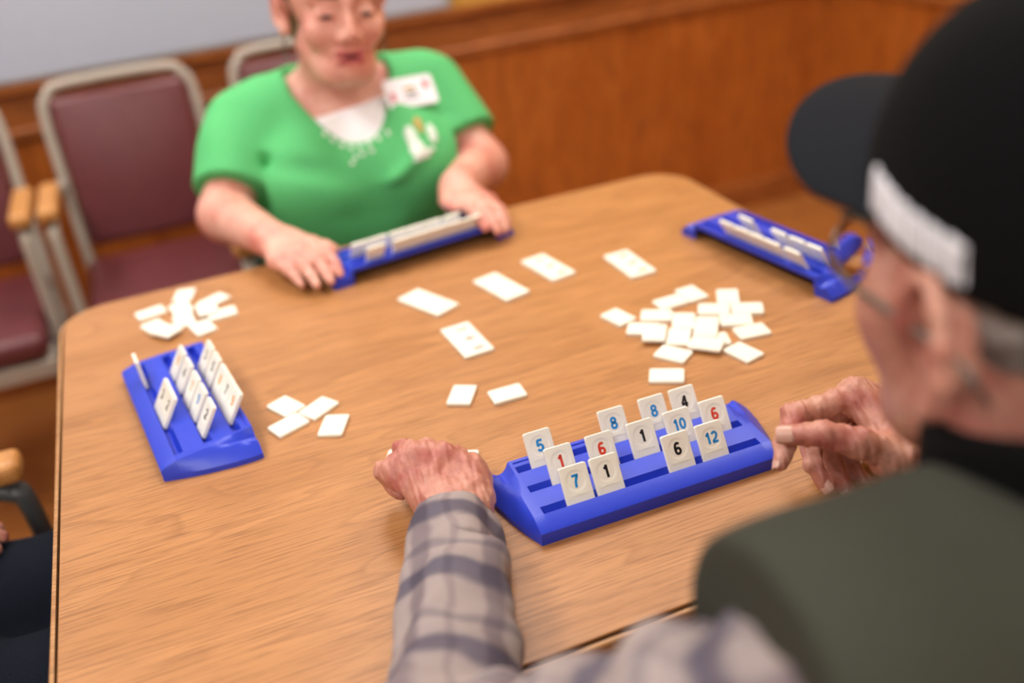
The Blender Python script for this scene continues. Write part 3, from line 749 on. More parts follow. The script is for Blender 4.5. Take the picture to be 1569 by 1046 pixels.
def hand_ops(J, male=1., k=.009):
    # J: wrist 'w', fingers i m r l as [mcp, pip, dip, tip], thumb t as [cmc, mcp, ip, tip]
    L = []; s = male
    def cn(a, b, ra, rb, kk=k): L.append(('u', cone(a, b, ra * s, rb * s), kk * s))
    w = J['w']
    for f, rm in (('i', .0125), ('m', .0125), ('r', .012), ('l', .0112)):
        cn(w, J[f][0], .0165, rm, .016)
    cn(J['i'][0], J['m'][0], .0105, .0105, .012); cn(J['m'][0], J['r'][0], .0105, .0105, .012); cn(J['r'][0], J['l'][0], .0105, .0100, .012)
    t = J['t']; cn(w, t[0], .017, .0155, .016); cn(t[0], t[1], .0155, .0125, .016); cn(t[0], J['i'][0], .011, .009, .02)
    for f, (r0, r1, r2, r3) in (('i', (.0112, .0098, .0085, .0072)), ('m', (.0114, .0100, .0087, .0074)), ('r', (.0108, .0094, .0082, .0070)), ('l', (.0098, .0084, .0072, .0062)), ('t', (0, .0120, .0108, .0085))):
        q = J[f]
        if f != 't': cn(q[0], q[1], r0, r1, .006)
        cn(q[1], q[2], r1, r2, .004); cn(q[2], q[3], r2, r3, .003)
        cn(q[1], q[1] + (q[1] - q[2]) * .02, r1 * 1.06, r1 * 1.06, .004)
    return L
def bbox(pts, m):
    P = np.array(pts); return P.min(0) - m, P.max(0) + m
def nail(parent, tip, prev, normal, r, mat='nail'):
    tip, prev, nrm = Vector(tip), Vector(prev), Vector(normal)
    t = (tip - prev).normalized(); nrm = (nrm - t * nrm.dot(t)).normalized(); b = t.cross(nrm)
    V = []; Fc = []; m, n = 6, 6
    for i in range(m + 1):
        for j in range(n + 1):
            a = (j / n - .5) * 2.1; s = (i / m - .45) * 2 * r * .95; w = 1 - .25 * abs(i / m - .5) ** 2 * 4
            V.append(tip + t * (s * .85 + r * .15) + (b * math.sin(a * w) + nrm * math.cos(a * w)) * (r * 1.045))
    for i in range(m):
        for j in range(n): Fc.append((i * (n + 1) + j, i * (n + 1) + j + 1, (i + 1) * (n + 1) + j + 1, (i + 1) * (n + 1) + j))
    me = bpy.data.meshes.new('nail'); me.from_pydata(V, [], Fc); me.shade_smooth()
    o = link('nail', me, mat, parent); sm = o.modifiers.new('thick', 'SOLIDIFY'); sm.thickness = .0012; sm.offset = -1
    return o
def join_mesh(name, parts):
    V = []; Q = []; n = 0
    for v, q in parts: V.append(v); Q.append(q + n); n += len(v)
    return np_mesh(name, np.concatenate(V), np.concatenate(Q))
def limb_attr(me, chain):
    # metres along and around a chain of joints, for cloth patterns that follow the limb
    n = len(me.vertices); co = np.empty(n * 3, np.float32); me.vertices.foreach_get('co', co); co = co.reshape(-1, 3)
    best = np.full(n, 9., np.float32); out = np.zeros((n, 3), np.float32); s0 = 0
    for a, b in zip(chain[:-1], chain[1:]):
        a, b = np.asarray(a, float), np.asarray(b, float); ba = b - a; L = np.linalg.norm(ba); t = ba / L
        q = co - a; s = q @ t; sc = np.clip(s, 0, L); d = q - sc[:, None] * t; r = np.linalg.norm(d, axis=1)
        up = np.array([0, 0, 1.]); e1 = up - t * (up @ t); e1 /= np.linalg.norm(e1); e2 = np.cross(t, e1)
        ang = np.arctan2(d @ e2, d @ e1); m = r < best
        out[m] = np.stack([s0 + s, ang * .05 + .5, r], 1)[m]; best[m] = r[m]; s0 += L
    at = me.attributes.new('plaid', 'FLOAT_VECTOR', 'POINT'); at.data.foreach_set('vector', out.ravel())

def plane(pt, nrm):
    pt = np.asarray(pt, np.float32); nrm = np.asarray(nrm, np.float32); nrm = nrm / np.linalg.norm(nrm); return lambda p: (p - pt) @ nrm
# ---------------------------------------------------------------- woman in the green shirt
WH = frame((.305, 1.600, 1.056), math.pi + .05, math.radians(-3), math.radians(-5), .955)
wo = empty('person', (.30, 1.85, 0))
def inv(o):                                                # children keep world coordinates
    o.matrix_parent_inverse = Matrix.Translation(-Vector(o.parent.location)) if o.parent.rotation_euler[2] == 0 else o.parent.matrix_world.inverted(); return o
shR, shL = (.140, 1.690, .880), (.470, 1.690, .880)
elR, elL = (.070, 1.570, .775), (.512, 1.575, .762)
wrR, wrL = (.112, 1.385, .792), (.412, 1.405, .797)
torso_w = [(ell((.302, 1.695, .800), (.165, .108, .150)), .03), (ell((.305, 1.74, .66), (.165, .135, .15)), .05), (ell((.305, 1.79, .58), (.170, .14, .11)), .05),
    (ell((.225, 1.600, .785), (.088, .082, .082)), .06), (ell((.383, 1.600, .785), (.088, .082, .082)), .06), (ell((.304, 1.655, .69), (.165, .115, .10)), .06),
    (cone((.19, 1.69, .893), (.415, 1.69, .893), .052, .052), .04)]
def f3(*a): return [np.array(q, np.float32) for q in a]
hR = dict(w=np.array(wrR), i=f3((.160, 1.325, .787), (.178, 1.290, .790), (.183, 1.268, .778), (.184, 1.252, .768)), m=f3((.143, 1.315, .788), (.160, 1.278, .788), (.166, 1.256, .776), (.168, 1.240, .767)),
    r=f3((.125, 1.312, .786), (.140, 1.274, .784), (.146, 1.254, .774), (.149, 1.240, .766)), l=f3((.108, 1.318, .782), (.120, 1.287, .778), (.127, 1.270, .770), (.131, 1.258, .764)), t=f3((.140, 1.372, .785), (.168, 1.348, .782), (.182, 1.322, .784), (.190, 1.300, .786)))
hL = dict(w=np.array(wrL), i=f3((.415, 1.350, .797), (.416, 1.312, .801), (.421, 1.290, .790), (.425, 1.274, .778)), m=f3((.433, 1.345, .795), (.437, 1.305, .796), (.440, 1.283, .784), (.441, 1.267, .772)),
    r=f3((.450, 1.348, .790), (.454, 1.312, .788), (.456, 1.290, .778), (.456, 1.276, .768)), l=f3((.464, 1.358, .784), (.468, 1.328, .780), (.469, 1.312, .772), (.469, 1.298, .765)), t=f3((.420, 1.405, .790), (.402, 1.378, .792), (.398, 1.352, .796), (.400, 1.330, .798)))
for f_ in 'imrlt': hL[f_] = [q + np.array((-.020, -.010, 0)) for q in hL[f_]]
WB = Sdf(); addops(WB, head_prims(WH, False))
WB.add(cone(W_(WH, (0, -.034, -.05)), (.303, 1.700, .905), .050, .060), .02)
for f, k in torso_w: WB.add((lambda g: lambda p: g(p) + .009)(f), k)
for sh, el, wr_ in ((shR, elR, wrR), (shL, elL, wrL)): WB.add(cone(sh, el, .044, .041), .03); WB.add(cone(el, wr_, .042, .028), .02)
addops(WB, hand_ops(hR, .92)); addops(WB, hand_ops(hL, .92))
for x in (.215, .395): WB.add(cone((x, 1.80, .556), (x, 1.42, .556), .085, .062), .04); WB.add(cone((x, 1.42, .55), (x, 1.46, .08), .058, .040), .03)
wbody = surf('body', WB, (-.02, 1.20, .05), (.64, 2.0, 1.24), .0042, 'skin_w', wo); inv(wbody)
# shirt
WS = Sdf()
for f, k in torso_w: WS.add(f, k)
slR, slL = np.array(shR) * .22 + np.array(elR) * .78, np.array(shL) * .30 + np.array(elL) * .70
WS.add(cone(shR, slR, .056, .054), .035); WS.add(cone(shL, slL, .056, .054), .035)
WSB = offset(WS, .010); WSB.mods.append(wr_noise(.0035, (22, 22, 34), 3))
def fold(a, b, amp, wdt):
    c_ = cone(a, b, 0, 0); return lambda p: (-amp * np.exp(-(c_(p) / wdt) ** 2) * np.clip(np.sin(np.pi * np.clip((p - np.asarray(a, np.float32)) @ (np.asarray(b, np.float32) - np.asarray(a, np.float32)) / float(np.sum((np.array(b) - np.array(a)) ** 2)), 0, 1)), 0, 1)).astype(np.float32)
for a, b, am in (((.14, 1.56, .850), (.30, 1.49, .812), -.009), ((.30, 1.48, .770), (.42, 1.51, .855), .009), ((.20, 1.50, .745), (.40, 1.49, .735), -.010), ((.24, 1.49, .79), (.37, 1.50, .80), .006), ((.13, 1.60, .78), (.16, 1.58, .86), -.012), ((.46, 1.60, .78), (.45, 1.60, .87), -.012), ((.44, 1.62, .90), (.39, 1.60, .92), -.007)):
    WSB.mods.append(fold(a, b, am * 1.3, .018))
def sleeve_cut(sh, el, at):                                # keep everything except beyond the hem
    sh, el = np.asarray(sh, np.float32), np.asarray(el, np.float32); d = (el - sh) / np.linalg.norm(el - sh); c0 = sh + (el - sh) * at
    def f(p):
        q = p - c0; s = q @ d; r = np.sqrt(np.maximum((q * q).sum(1) - s * s, 0)); return np.maximum(-s, np.maximum(r - .072, s - .09))
    return f
def vneck(p, z0=.848, grow=0.):
    w = np.sqrt(np.maximum(p[:, 2] - z0, 0)) * .30
    return np.maximum(np.abs(p[:, 0] - .306) - np.minimum(w, .086) - grow, np.maximum(p[:, 1] - 1.72, z0 - p[:, 2])) * .75
WSH = Sdf().add(lambda p: WSB(p)).sub(sleeve_cut(shR, elR, .76), .004).sub(sleeve_cut(shL, elL, .68), .004).sub(vneck, .004).sub(ell((.303, 1.68, .965), (.082, .075, .06)), .006).cut(plane((0, 0, .60), (0, 0, -1)))
inv(surf('shirt', WSH, (.0, 1.44, .54), (.61, 1.93, 1.0), .0042, 'green', wo))['label'] = 'green short sleeved shirt'
CAM = Sdf().add(lambda p: WS(p) - .002).cut(lambda p: vneck(p, .846, .006)).cut(lambda p: (p[:, 2] - .893 - .10 * (p[:, 0] - .306)) * 1.).cut(plane((0, 1.66, 0), (0, 1, 0)))
inv(surf('camisole', CAM, (.2, 1.44, .80), (.42, 1.7, .93), .003, 'white_cloth', wo))
def patch(name, blobs, mat, S=None, d=.0016, lo=(.2, 1.42, .74), hi=(.5, 1.68, .95), h=.003):
    bl = Sdf()
    for c, r in blobs: bl.add(ell(c, (r[0], .06, r[1])), .001)
    T = Sdf().add(lambda p: (S or WSB)(p) - d).cut(lambda p: bl(p), .001).cut(lambda p: -(S or WSB)(p) - .002, .001)
    return inv(surf(name, T, lo, hi, h, mat, wo))
def at_shirt(u, v):                                        # pixel to the front of the shirt
    d = ray(u, v); t = 1.2
    for _ in range(200):
        p = CP + d * t; s = float(WSB(p[None].astype(np.float32))[0])
        if s < .0005: break
        t += max(s * .6, .0008)
    return p
P1 = [at_shirt(*q) for q in [(630, 210), (640, 228), (662, 205), (655, 232)]]
patch('shirt_print', [(P1[0], (.011, .017)), (P1[1], (.014, .012)), (P1[2], (.009, .015)), (P1[3], (.017, .005)), (at_shirt(648, 242), (.019, .004))], 'print_white')
patch('shirt_print', [(at_shirt(640, 188), (.008, .008)), (at_shirt(645, 198), (.006, .006))], 'print_gold')
dots = [(498, 205), (510, 214), (524, 222), (538, 226), (552, 226), (566, 220), (580, 212), (594, 203), (545, 240), (556, 236), (570, 231), (540, 250)]
patch('embroidery', [(at_shirt(*q), (.0042, .0036)) for q in dots], 'print_white', h=.0022)
# badge
bp_ = at_shirt(627, 146); br = empty('name_badge', (0, 0, 0)); br.parent = wo
bg = [float(WSB((np.array(bp_) + e_).astype(np.float32)[None])[0] - WSB((np.array(bp_) - e_).astype(np.float32)[None])[0]) for e_ in np.eye(3) * .03]; bn = (Vector(bg).normalized() + Vector((-.12, -.80, .58)).normalized()).normalized(); bx = Vector((.985, -.1, .10)).normalized(); bx = (bx - bn * bx.dot(bn)).normalized(); by = bn.cross(bx)
bpos = Vector(bp_) + bn * .011
br.matrix_world = Matrix(((bx.x, by.x, bn.x, bpos.x), (bx.y, by.y, bn.y, bpos.y), (bx.z, by.z, bn.z, bpos.z), (0, 0, 0, 1)))
br.matrix_parent_inverse = Matrix.Translation(-Vector(wo.location))
link('badge_card', prism_me('badge_card', [(rrect(-.043, .043, -.027, .027, .006, 5), .002), (rrect(-.043, .043, -.027, .027, .006, 5), -.002)]), 'badge', br)
for x0, x1, y0, y1, mt in ((-.037, -.028, -.014, .002, 'badge_red'), (.024, .034, .002, .016, 'badge_red'), (-.010, .010, .003, .009, 'print_gold'), (-.008, .010, -.005, -.001, 'grey_and_shade'), (-.012, .012, -.012, -.009, 'grey_and_shade')):
    link('badge_print', box_me('badge_print', x0, x1, y0, y1, .002, .0024), mt, br)
# hair, eyes, lips, earrings
HW = Sdf().add(loc_(WH, ell((0, -.022, .050), (.086, .098, .090)))).add(loc_(WH, ell((0, -.06, -.01), (.075, .058, .07))), .03).sub(loc_(WH, ell((0, .092, -.03), (.060, .088, .105))), .012).sub(loc_(WH, ell((0, .01, -.10), (.11, .07, .08))), .01)
HW.mods.append(wr_noise(.003, (60, 60, 25), 5))
inv(surf('hair', HW, (.18, 1.46, .93), (.43, 1.74, 1.26), .004, 'hair_w', wo))
def on_head(fr, name, S, mat, parent, h=.0025, m=.02, lo=None, hi=None):
    return inv(surf(name, S, lo, hi, h, mat, parent))
for s in (-1, 1):
    c = W_(WH, (s * .031, .0858, -.0015)); inv(surf('eye', Sdf().add(loc_(WH, ell((s * .031, .0822, -.004), (.0125, .0085, .0048)))), c - .025, c + .025, .0018, 'eye', wo))
    c = W_(WH, (s * .034, .09, .026)); inv(surf('eyebrow', Sdf().add(loc_(WH, cone((s * .016, .0955, .026), (s * .050, .075, .028), .0042, .003))), c - .04, c + .04, .002, 'hair_w', wo))
    c = W_(WH, (s * .082, -.006, -.055)); pts = [W_(WH, (s * .084, -.006 + .011 * math.cos(a), -.058 + .016 * math.sin(a))) for a in np.linspace(.5 * math.pi, 2.5 * math.pi, 20)]
    inv(link('earring', tube_me('earring', pts, .0013, 6), 'metal', wo))
c = W_(WH, (0, .088, -.067))
inv(surf('lips', Sdf().add(loc_(WH, cone((-.019, .0845, -.062), (.019, .0845, -.062), .0066, .0066))).add(loc_(WH, cone((-.016, .0855, -.0735), (.016, .0855, -.0735), .0072, .0072)), .002).sub(loc_(WH, ell((0, .094, -.0675), (.02, .012, .002))), .002), c - .045, c + .045, .002, 'lips', wo))
inv(surf('mouth', Sdf().add(loc_(WH, ell((0, .0860, -.0675), (.015, .008, .0024)))), c - .045, c + .045, .0014, 'eye', wo))
# trousers and shoes under the table
PWN = Sdf().add(ell((.305, 1.79, .572), (.185, .15, .105)))
for x in (.215, .395): PWN.add(cone((x, 1.79, .556), (x, 1.42, .556), .090, .074), .04).add(cone((x, 1.42, .55), (x, 1.46, .10), .072, .06), .03)
PWN.cut(plane((0, 0, .65), (0, 0, 1)))
inv(surf('trousers', PWN, (.05, 1.3, .02), (.58, 2.05, .66), .007, 'denim', wo))
for x in (.215, .395):
    c = np.array((x, 1.42, .05)); inv(surf('shoe', Sdf().add(cone((x, 1.49, .045), (x, 1.33, .035), .042, .034)).cut(plane((0, 0, .002), (0, 0, -1))), c - .2, c + .2, .006, 'shoe', wo))
tag(wo, 'person in a green short sleeved shirt with a white name badge, holding a rack', 'person')
chair((.305, 1.765, 0), math.pi, 'armchair that the woman in the green shirt sits on', wide=1.12)

# ---------------------------------------------------------------- man in the black cap
MH = frame((.407, .329, 1.079), math.radians(-1.4), math.radians(2), math.radians(-5.9))
mn = empty('person', (.43, .05, 0))
J = lambda *L: [pd(*q) for q in L]
K = 1.03
rh = dict(w=pd(1425, 700, .80 * K), i=J((1312, 606, .835 * K), (1217, 636, .815 * K), (1202, 680, .80 * K), (1198, 708, .795 * K)), t=J((1382, 708, .785 * K), (1320, 679, .775 * K), (1262, 664, .775 * K), (1208, 666, .785 * K)),
    m=J((1335, 612, .855 * K), (1240, 655, .86 * K), (1246, 712, .845 * K), (1266, 742, .84 * K)), r=J((1355, 628, .87 * K), (1268, 684, .872 * K), (1284, 730, .86 * K), (1302, 757, .852 * K)), l=J((1372, 648, .885 * K), (1298, 702, .885 * K), (1318, 732, .874 * K), (1338, 748, .868 * K)))
lh = dict(w=pd(694, 792, .853), i=J((715, 722, .885), (700, 702, .915), (690, 722, .93), (676, 745, .93)), m=J((676, 703, .882), (655, 690, .918), (655, 712, .935), (652, 738, .93)),
    r=J((636, 699, .880), (618, 690, .912), (625, 712, .93), (632, 738, .925)), l=J((603, 722, .878), (589, 722, .905), (598, 740, .918), (612, 756, .912)), t=J((722, 768, .862), (728, 735, .89), (712, 722, .915), (694, 716, .93)))
mShL, mElL, mWrL = pd(1250, 1090, .44), pd(700, 1232, .60), pd(695, 800, .848)
mShR, mElR, mWrR = np.array((.61, .290, .945)), np.array((.775, .395, .80)), rh['w']
torso_m = [(ell((.41, .205, .82), (.185, .125, .17)), .03), (ell((.42, .12, .64), (.185, .15, .18)), .06), (ell((.43, .04, .585), (.175, .15, .11)), .05), (cone((.255, .25, .945), (.57, .262, .930), .053, .046), .05), (cone((.405, .225, .945), (.408, .24, .965), .068, .056), .04)]
MB_ = Sdf(); addops(MB_, head_prims(MH)); MB_.add(cone(W_(MH, (0, -.03, -.045)), (.405, .235, .97), .060, .066), .03)
for f, k in torso_m: MB_.add(f, k)
MB_.add(cone(mShL, mElL, .036, .034), .02).add(cone(mElL, mWrL, .04, .026), .02).add(cone(mShR, mElR, .05, .04), .03).add(cone(mElR, mWrR, .04, .025), .02)
for x in (.34, .52): MB_.add(cone((x, .05, .556), (x, .48, .556), .08, .06), .04).add(cone((x, .48, .55), (x, .46, .08), .055, .04), .03)
parts = [polygonise(MB_, (-.02, -.2, .05), (.86, .66, 1.25), .0045)]
for H_ in (lh, rh):
    S = Sdf(); addops(S, hand_ops(H_)); S.add(cone(H_['w'], H_['w'] + ((mElL if H_ is lh else mElR) - H_['w']) * .25, .0215 if H_ is lh else .023, .027), .02)
    nz = wr_noise(.0007, (230, 230, 230), 11); S.mods.append(nz); S.mods.append(wr_noise(.0006, (420, 420, 420), 12))
    lo, hi = bbox([q for v in H_.values() for q in (v if isinstance(v, list) else [v])], .05)
    parts.append(polygonise(S, lo, hi, .0016))
mb = link('body', join_mesh('body', parts), 'skin_m', mn); inv(mb)
inv(nail(mn, rh['t'][3], rh['t'][2], (-.25, -.75, .65), .0088))
for f in 'mrl': inv(nail(mn, rh[f][3], rh[f][2], (-.1, -.8, -.35), .0072))
inv(nail(mn, rh['i'][3], rh['i'][2], (-.95, .1, .1), .0072))
# plaid sleeves
def sleeve(name, sh, el, wr_, seed, end):
    sh, el, wr_ = map(lambda q: np.asarray(q, np.float32), (sh, el, wr_)); ce = el + (wr_ - el) * end
    S = Sdf().add(cone(sh, el, .058, .052), .01).add(cone(el, ce, .052, .0335), .03)
    d = (wr_ - el) / np.linalg.norm(wr_ - el)
    S.mods.append(wr_noise(.0070, (48, 48, 48), seed)); S.mods.append(wr_noise(.0022, (95, 95, 95), seed + 1))
    cu_ = plane(ce, d); S2 = Sdf().add(lambda p: S(p)).cut(lambda p: np.minimum(cu_(p), 9))
    lo, hi = bbox([sh, el, wr_], .09)
    o = inv(surf(name, S2, lo, hi, .0036, 'plaid', mn)); limb_attr(o.data, [sh, el, wr_]); o['label'] = 'grey plaid flannel sleeve'
    c0 = ce - d * .052; c1 = ce + d * .004
    Sc = Sdf().add(cone(c0, c1, .0385, .0335), .01).cut(plane(c1, d), .003).cut(plane(c0, -d), .003); Sc.mods.append(wr_noise(.0012, (70, 70, 70), seed + 4))
    lo, hi = bbox([c0, c1], .06)
    o = inv(surf('cuff', Sc, lo, hi, .0028, 'plaid', mn)); limb_attr(o.data, [sh, el, wr_])
sleeve('sleeve', mShL, mElL, mWrL, 21, .985); sleeve('sleeve', mShR, mElR, mWrR, 31, .80)
# vest and collar
VS = Sdf()
for f, k in torso_m: VS.add(f, k)
mArm = mShL + (mElL - mShL) * .35
VS.add(cone((.30, .25, .95), mShL, .066, .066), .05).add(cone(mShL, mArm, .064, .060), .03).add(cone((.53, .275, .95), mShR, .066, .066), .05)
Vq = [pd(1092, 848, .47), pd(1240, 1046, .39), mShL + np.array((-.01, .03, -.12))]
Vn = np.cross(Vq[1] - Vq[0], Vq[2] - Vq[0]); Vn = Vn * np.sign(Vn @ (mElL - mShL)); Vcut = plane(Vq[0], Vn)
VB = offset(VS, .012); VB.mods.append(wr_noise(.004, (20, 20, 24), 41))
VT = Sdf().add(lambda p: VB(p)).sub(cone(W_(MH, (0, -.03, -.045)), (.408, .26, .94), .066, .070), .006).cut(plane((0, 0, .56), (0, 0, -1))).cut(lambda p: np.where(p[:, 0] < .30, Vcut(p), -1).astype(np.float32))
inv(surf('vest', VT, (.05, -.22, .48), (.80, .46, 1.12), .005, 'vest', mn))['label'] = 'dull olive sleeveless vest'
na, nb_ = W_(MH, (0, -.035, -.06)), np.array((.405, .240, .965), np.float32)
CO = Sdf().add(cone((.400, .258, .93), (.400, .268, 1.07), .098, .095)).sub(cone((.402, .262, .90), (.404, .275, 1.12), .084, .083), .004).cut(plane((.31, .27, 1.050), (0, .45, .9)), .004).cut(plane((.4, .345, 1.), (0, 1, 0)), .01)
lo, hi = bbox([na, nb_], .15); inv(surf('collar', CO, lo, hi, .004, 'black_cloth', mn))
# cap
CRN = Sdf().add(loc_(MH, ell((0, -.014, .054), (.090, .110, .108))))
rimf = lambda p: -(p[:, 2] - .040 - .20 * p[:, 1]) * .98
CRN.cut(loc_(MH, rimf), .004).sub(loc_(MH, ell((0, -.014, .046), (.081, .101, .096))), .004)
lo, hi = MH[0] - .2, MH[0] + .2
cap = inv(surf('cap_crown', CRN, lo, hi, .0035, 'black_cap', mn)); cap['label'] = 'black baseball cap crown'
V = []; Fc = []; na_, nr_ = 25, 7
for i in range(na_):
    a = -1.25 + 2.5 * i / (na_ - 1)
    for j in range(nr_):
        t = j / (nr_ - 1)
        bx_, by_ = .087 * math.sin(a), -.014 + .104 * math.cos(a)
        ex_, ey_ = .086 * math.sin(a * .97), .030 + .148 * max(0, math.cos(a * 1.06)) ** .62
        x_, y_ = bx_ + (ex_ - bx_) * t, by_ + (ey_ - by_) * t
        V.append(W_(MH, (x_, y_, .080 - .004 * t - .030 * (x_ / .085) ** 2)))
for i in range(na_ - 1):
    for j in range(nr_ - 1): q = i * nr_ + j; Fc.append((q, q + nr_, q + nr_ + 1, q + 1))
me = bpy.data.meshes.new('cap_brim'); me.from_pydata([tuple(map(float, q)) for q in V], [], Fc); me.shade_smooth()
o = inv(link('cap_brim', me, 'brim', mn)); m = o.modifiers.new('thick', 'SOLIDIFY'); m.thickness = .0035; m = o.modifiers.new('sub', 'SUBSURF'); m.levels = m.render_levels = 1
# white lettering block stitched on the side of the crown: narrow upright bars
crownS = loc_(MH, ell((0, -.014, .054), (.090, .110, .108)))
def letters(p):
    q = (p - MH[0]) @ MH[1]
    s = q[:, 1]; hgt = q[:, 2] - .040 - .20 * q[:, 1]
    d = np.maximum(np.abs(s - .002) - .037, np.abs(hgt - .020) - .0115)
    bars = np.abs((s * 95) % 1 - .5) / 95 - .0043
    return np.maximum(np.maximum(d, bars), q[:, 0])
LT = Sdf().add(lambda p: crownS(p) - .0018).cut(lambda p: -crownS(p) - .003, .0005).cut(letters, .0005)
inv(surf('cap_lettering', LT, lo, hi, .0022, 'thread', mn))['label'] = 'white stitched lettering'
# hair at temple and nape
HM = Sdf().add(loc_(MH, ell((0, -.014, .040), (.0815, .1005, .088)))).cut(loc_(MH, lambda p: (p[:, 2] - .040 - .2 * p[:, 1])), .004).sub(loc_(MH, ell((0, .075, -.02), (.2, .090, .2))), .01).cut(loc_(MH, lambda p: -(p[:, 2] + .045)), .006)
HM.mods.append(wr_noise(.0015, (150, 150, 60), 51))
inv(surf('hair', HM, MH[0] - .15, MH[0] + .15, .003, 'hair_m', mn))
for s in (-1, 1):
    S = Sdf(); rr = random.Random(4)
    for k in range(10):
        t = k / 9; a = np.array((s * (.012 + .040 * t), .098 - .022 * t * t, .022 + .006 * t)); S.add(loc_(MH, cone(a, a + np.array((s * .012, .010 + .004 * rr.random(), .004 + .006 * rr.random())), .0034, .0012)), .003)
    c = W_(MH, (s * .035, .1, .03)); inv(surf('eyebrow', S, c - .05, c + .05, .0016, 'brow', mn))
    c = W_(MH, (s * .031, .084, -.002)); inv(surf('eye', Sdf().add(loc_(MH, ell((s * .031, .0815, -.002), (.0125, .0085, .0055)))), c - .03, c + .03, .002, 'eye', mn))
# glasses
gl = empty('glasses', (0, 0, 0)); gl.parent = mn; gl.matrix_parent_inverse = Matrix.Translation(-Vector(mn.location))
for s in (-1, 1):
    cx_ = s * .034; rim = [W_(MH, (cx_ + .026 * math.cos(a), .112 - .006 * abs(math.cos(a)), -.004 + .021 * math.sin(a))) for a in np.linspace(0, 2 * math.pi, 29)]
    link('rim', tube_me('rim', rim, .0013, 6), 'metal', gl)
    me = bpy.data.meshes.new('lens'); me.from_pydata([tuple(map(float, q)) for q in rim[:-1]], [], [tuple(range(28))]); o = link('lens', me, 'lens', gl); m = o.modifiers.new('thick', 'SOLIDIFY'); m.thickness = .0018
    link('temple', tube_me('temple', [W_(MH, q) for q in ((s * .061, .104, .002), (s * .079, .06, .004), (s * .087, .0, .006), (s * .086, -.03, .0), (s * .082, -.045, -.018))], .0018, 6), 'metal', gl)
link('bridge', tube_me('bridge', [W_(MH, q) for q in ((-.009, .110, .004), (0, .115, .008), (.009, .110, .004))], .0013, 6), 'metal', gl)
# trousers, shoes
PM = Sdf().add(ell((.43, .035, .575), (.195, .17, .108)))
for x in (.34, .52): PM.add(cone((x, .05, .556), (x, .48, .556), .090, .072), .04).add(cone((x, .48, .55), (x, .46, .10), .07, .058), .03)
PM.cut(plane((0, 0, .66), (0, 0, 1)))
inv(surf('trousers', PM, (.15, -.22, .02), (.72, .62, .68), .008, 'navy', mn))
for x in (.34, .52):
    c = np.array((x, .5, .05)); inv(surf('shoe', Sdf().add(cone((x, .43, .048), (x, .60, .036), .045, .036)).cut(plane((0, 0, .002), (0, 0, -1))), c - .2, c + .2, .006, 'shoe', mn))
tag(mn, 'person in a black cap, olive vest and plaid shirt, seen from behind over the shoulder', 'person')
chair((.42, .01, 0), 0, 'armchair under the man in the black cap', wide=1.25)
# tiles half hidden under his fist
for q in ([(596, 690), (634, 689), (623, 720), (587, 720)], [(678, 692), (722, 690), (728, 712), (684, 714)]):
    lay(q, PX, 'face-down cream tile half hidden under the fist of the man in the cap', 'tiles under the fist')

# ---------------------------------------------------------------- seated person at the side of the table, only the lap in view
p3 = empty('person', (-.45, .93, 0))
kn = [(-.0, 1.015), (.01, .84)]
DX = .19
B3 = Sdf().add(ell((-.65 + DX, .93, .59), (.155, .18, .12))).add(ell((-.68 + DX, .93, .80), (.12, .18, .20)), .06).add(cone((-.68 + DX, .76, .98), (-.68 + DX, 1.10, .98), .06, .06), .05)
H3 = frame((-.62 + DX, .93, 1.20), -math.pi / 2, math.radians(12)); addops(B3, head_prims(H3)); B3.add(cone(W_(H3, (0, -.02, -.06)), (-.67 + DX, .93, 1.0), .058, .065), .03)
for kx, ky in kn: B3.add(cone((-.62 + DX, ky, .556), (kx, ky, .556), .085, .062), .04).add(cone((kx, ky, .53), (kx - .03, ky, .08), .055, .04), .03)
a3 = dict(sl=(-.48, 1.13, .96), el=(-.60, 1.15, .735), wl=(-.432, 1.045, .688)); a4 = dict(sl=(-.48, .73, .96), el=(-.62, .71, .735), wl=(-.52, .84, .688))
for a in (a3, a4): B3.add(cone(a['sl'], a['el'], .048, .04), .03).add(cone(a['el'], a['wl'], .038, .027), .02)
def lap_hand(w, sy):
    w = np.array(w); q = lambda dx, dy, dz: w + np.array((dx, dy * sy, dz))
    fn = lambda y0, s: [q(.082 * s, y0, -.006), q(.118 * s, y0 * 1.05, -.012), q(.138 * s, y0 * 1.05, -.024), q(.150 * s, y0 * 1.05, -.038)]
    return dict(w=w, i=fn(-.028, 1.), m=fn(-.009, 1.04), r=fn(.010, 1.0), l=fn(.028, .9), t=[q(.03, -.03, -.008), q(.06, -.045, -.012), q(.088, -.05, -.016), q(.11, -.05, -.022)])
addops(B3, hand_ops(lap_hand(a3['wl'], 1))); addops(B3, hand_ops(lap_hand(a4['wl'], -1)))
inv(surf('body', B3, (-.90, .60, .05), (.14, 1.25, 1.38), .0055, 'skin_m', p3))
T3 = Sdf().add(ell((-.65 + DX, .93, .59), (.165, .19, .12)))
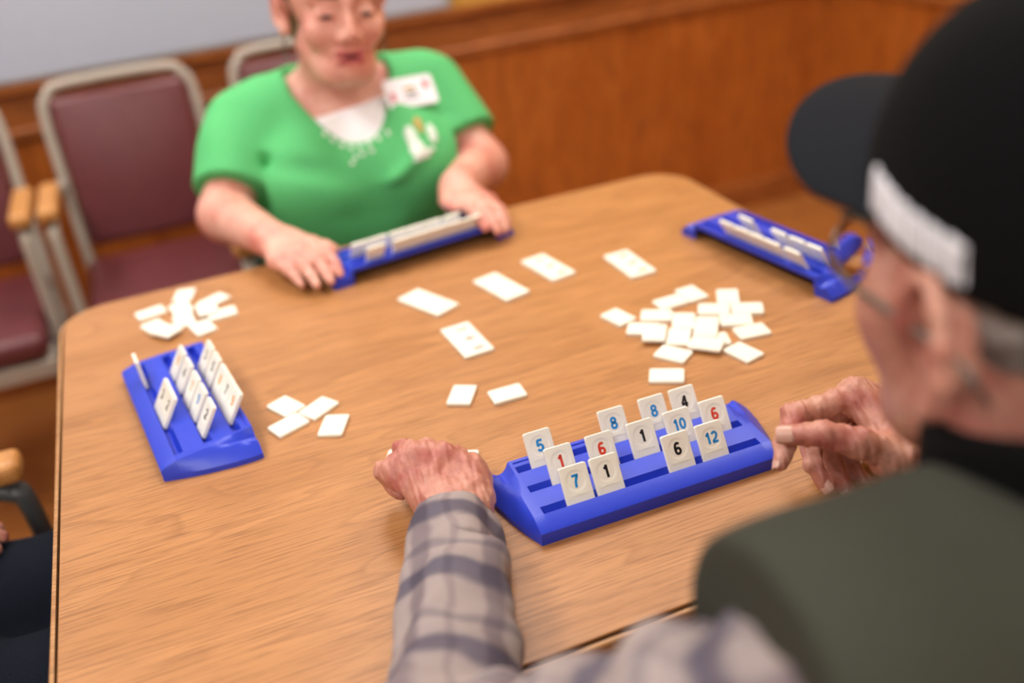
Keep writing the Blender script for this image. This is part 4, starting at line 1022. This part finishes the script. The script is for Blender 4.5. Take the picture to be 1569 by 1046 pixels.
for kx, ky in kn: T3.add(cone((-.62 + DX, ky, .556), (kx, ky, .556), .092, .076), .04).add(cone((kx, ky, .53), (kx - .03, ky, .10), .072, .06), .03)
T3.mods.append(wr_noise(.004, (35, 35, 35), 61)); T3.cut(plane((0, 0, .66), (0, 0, 1)))
inv(surf('trousers', T3, (-.90, .66, .02), (.14, 1.2, .72), .006, 'denim', p3))['label'] = 'dark denim trousers'
S3 = Sdf().add(ell((-.665 + DX, .93, .66), (.165, .195, .14))).add(ell((-.68 + DX, .93, .80), (.132, .195, .21)), .06).add(cone((-.68 + DX, .76, .98), (-.68 + DX, 1.10, .98), .07, .07), .05)
for a in (a3, a4): S3.add(cone(a['sl'], a['el'], .06, .052), .03).add(cone(a['el'], np.array(a['el']) * .15 + np.array(a['wl']) * .85, .05, .037), .02)
S3.mods.append(wr_noise(.004, (30, 30, 30), 71)); S3.cut(plane((0, 0, .585), (0, 0, -1))).sub(ell((-.665 + DX, .93, 1.06), (.075, .075, .07)), .006)
inv(surf('sweater', S3, (-.78, .58, .55), (-.22, 1.28, 1.10), .007, 'navy', p3))
inv(surf('hair', Sdf().add(loc_(H3, ell((0, -.02, .048), (.083, .100, .088)))).sub(loc_(H3, ell((0, .085, -.04), (.08, .09, .12))), .01).sub(loc_(H3, ell((0, .01, -.10), (.11, .08, .08))), .01), H3[0] - .16, H3[0] + .16, .005, 'hair_m', p3))
for q in (-1, 1):
    c = W_(H3, (q * .031, .084, -.002)); inv(surf('eye', Sdf().add(loc_(H3, ell((q * .031, .0815, -.002), (.0125, .0085, .0055)))), c - .03, c + .03, .002, 'eye', p3))
for kx, ky in kn:
    c = np.array((kx + .02, ky, .05)); inv(surf('shoe', Sdf().add(cone((kx - .06, ky, .048), (kx + .10, ky, .036), .045, .036)).cut(plane((0, 0, .002), (0, 0, -1))), c - .2, c + .2, .007, 'shoe', p3))
tag(p3, 'person in dark denim trousers seated in the armchair with the shade-darkened frame', 'person')
chair((-.445, .93, 0), -math.pi / 2, 'armchair with shade-darkened frame and wooden armrest under the person in denim', frame='grey_and_shade', arm=.19, wide=1.18)  # same chair as by the wall, shade put into its frame colour
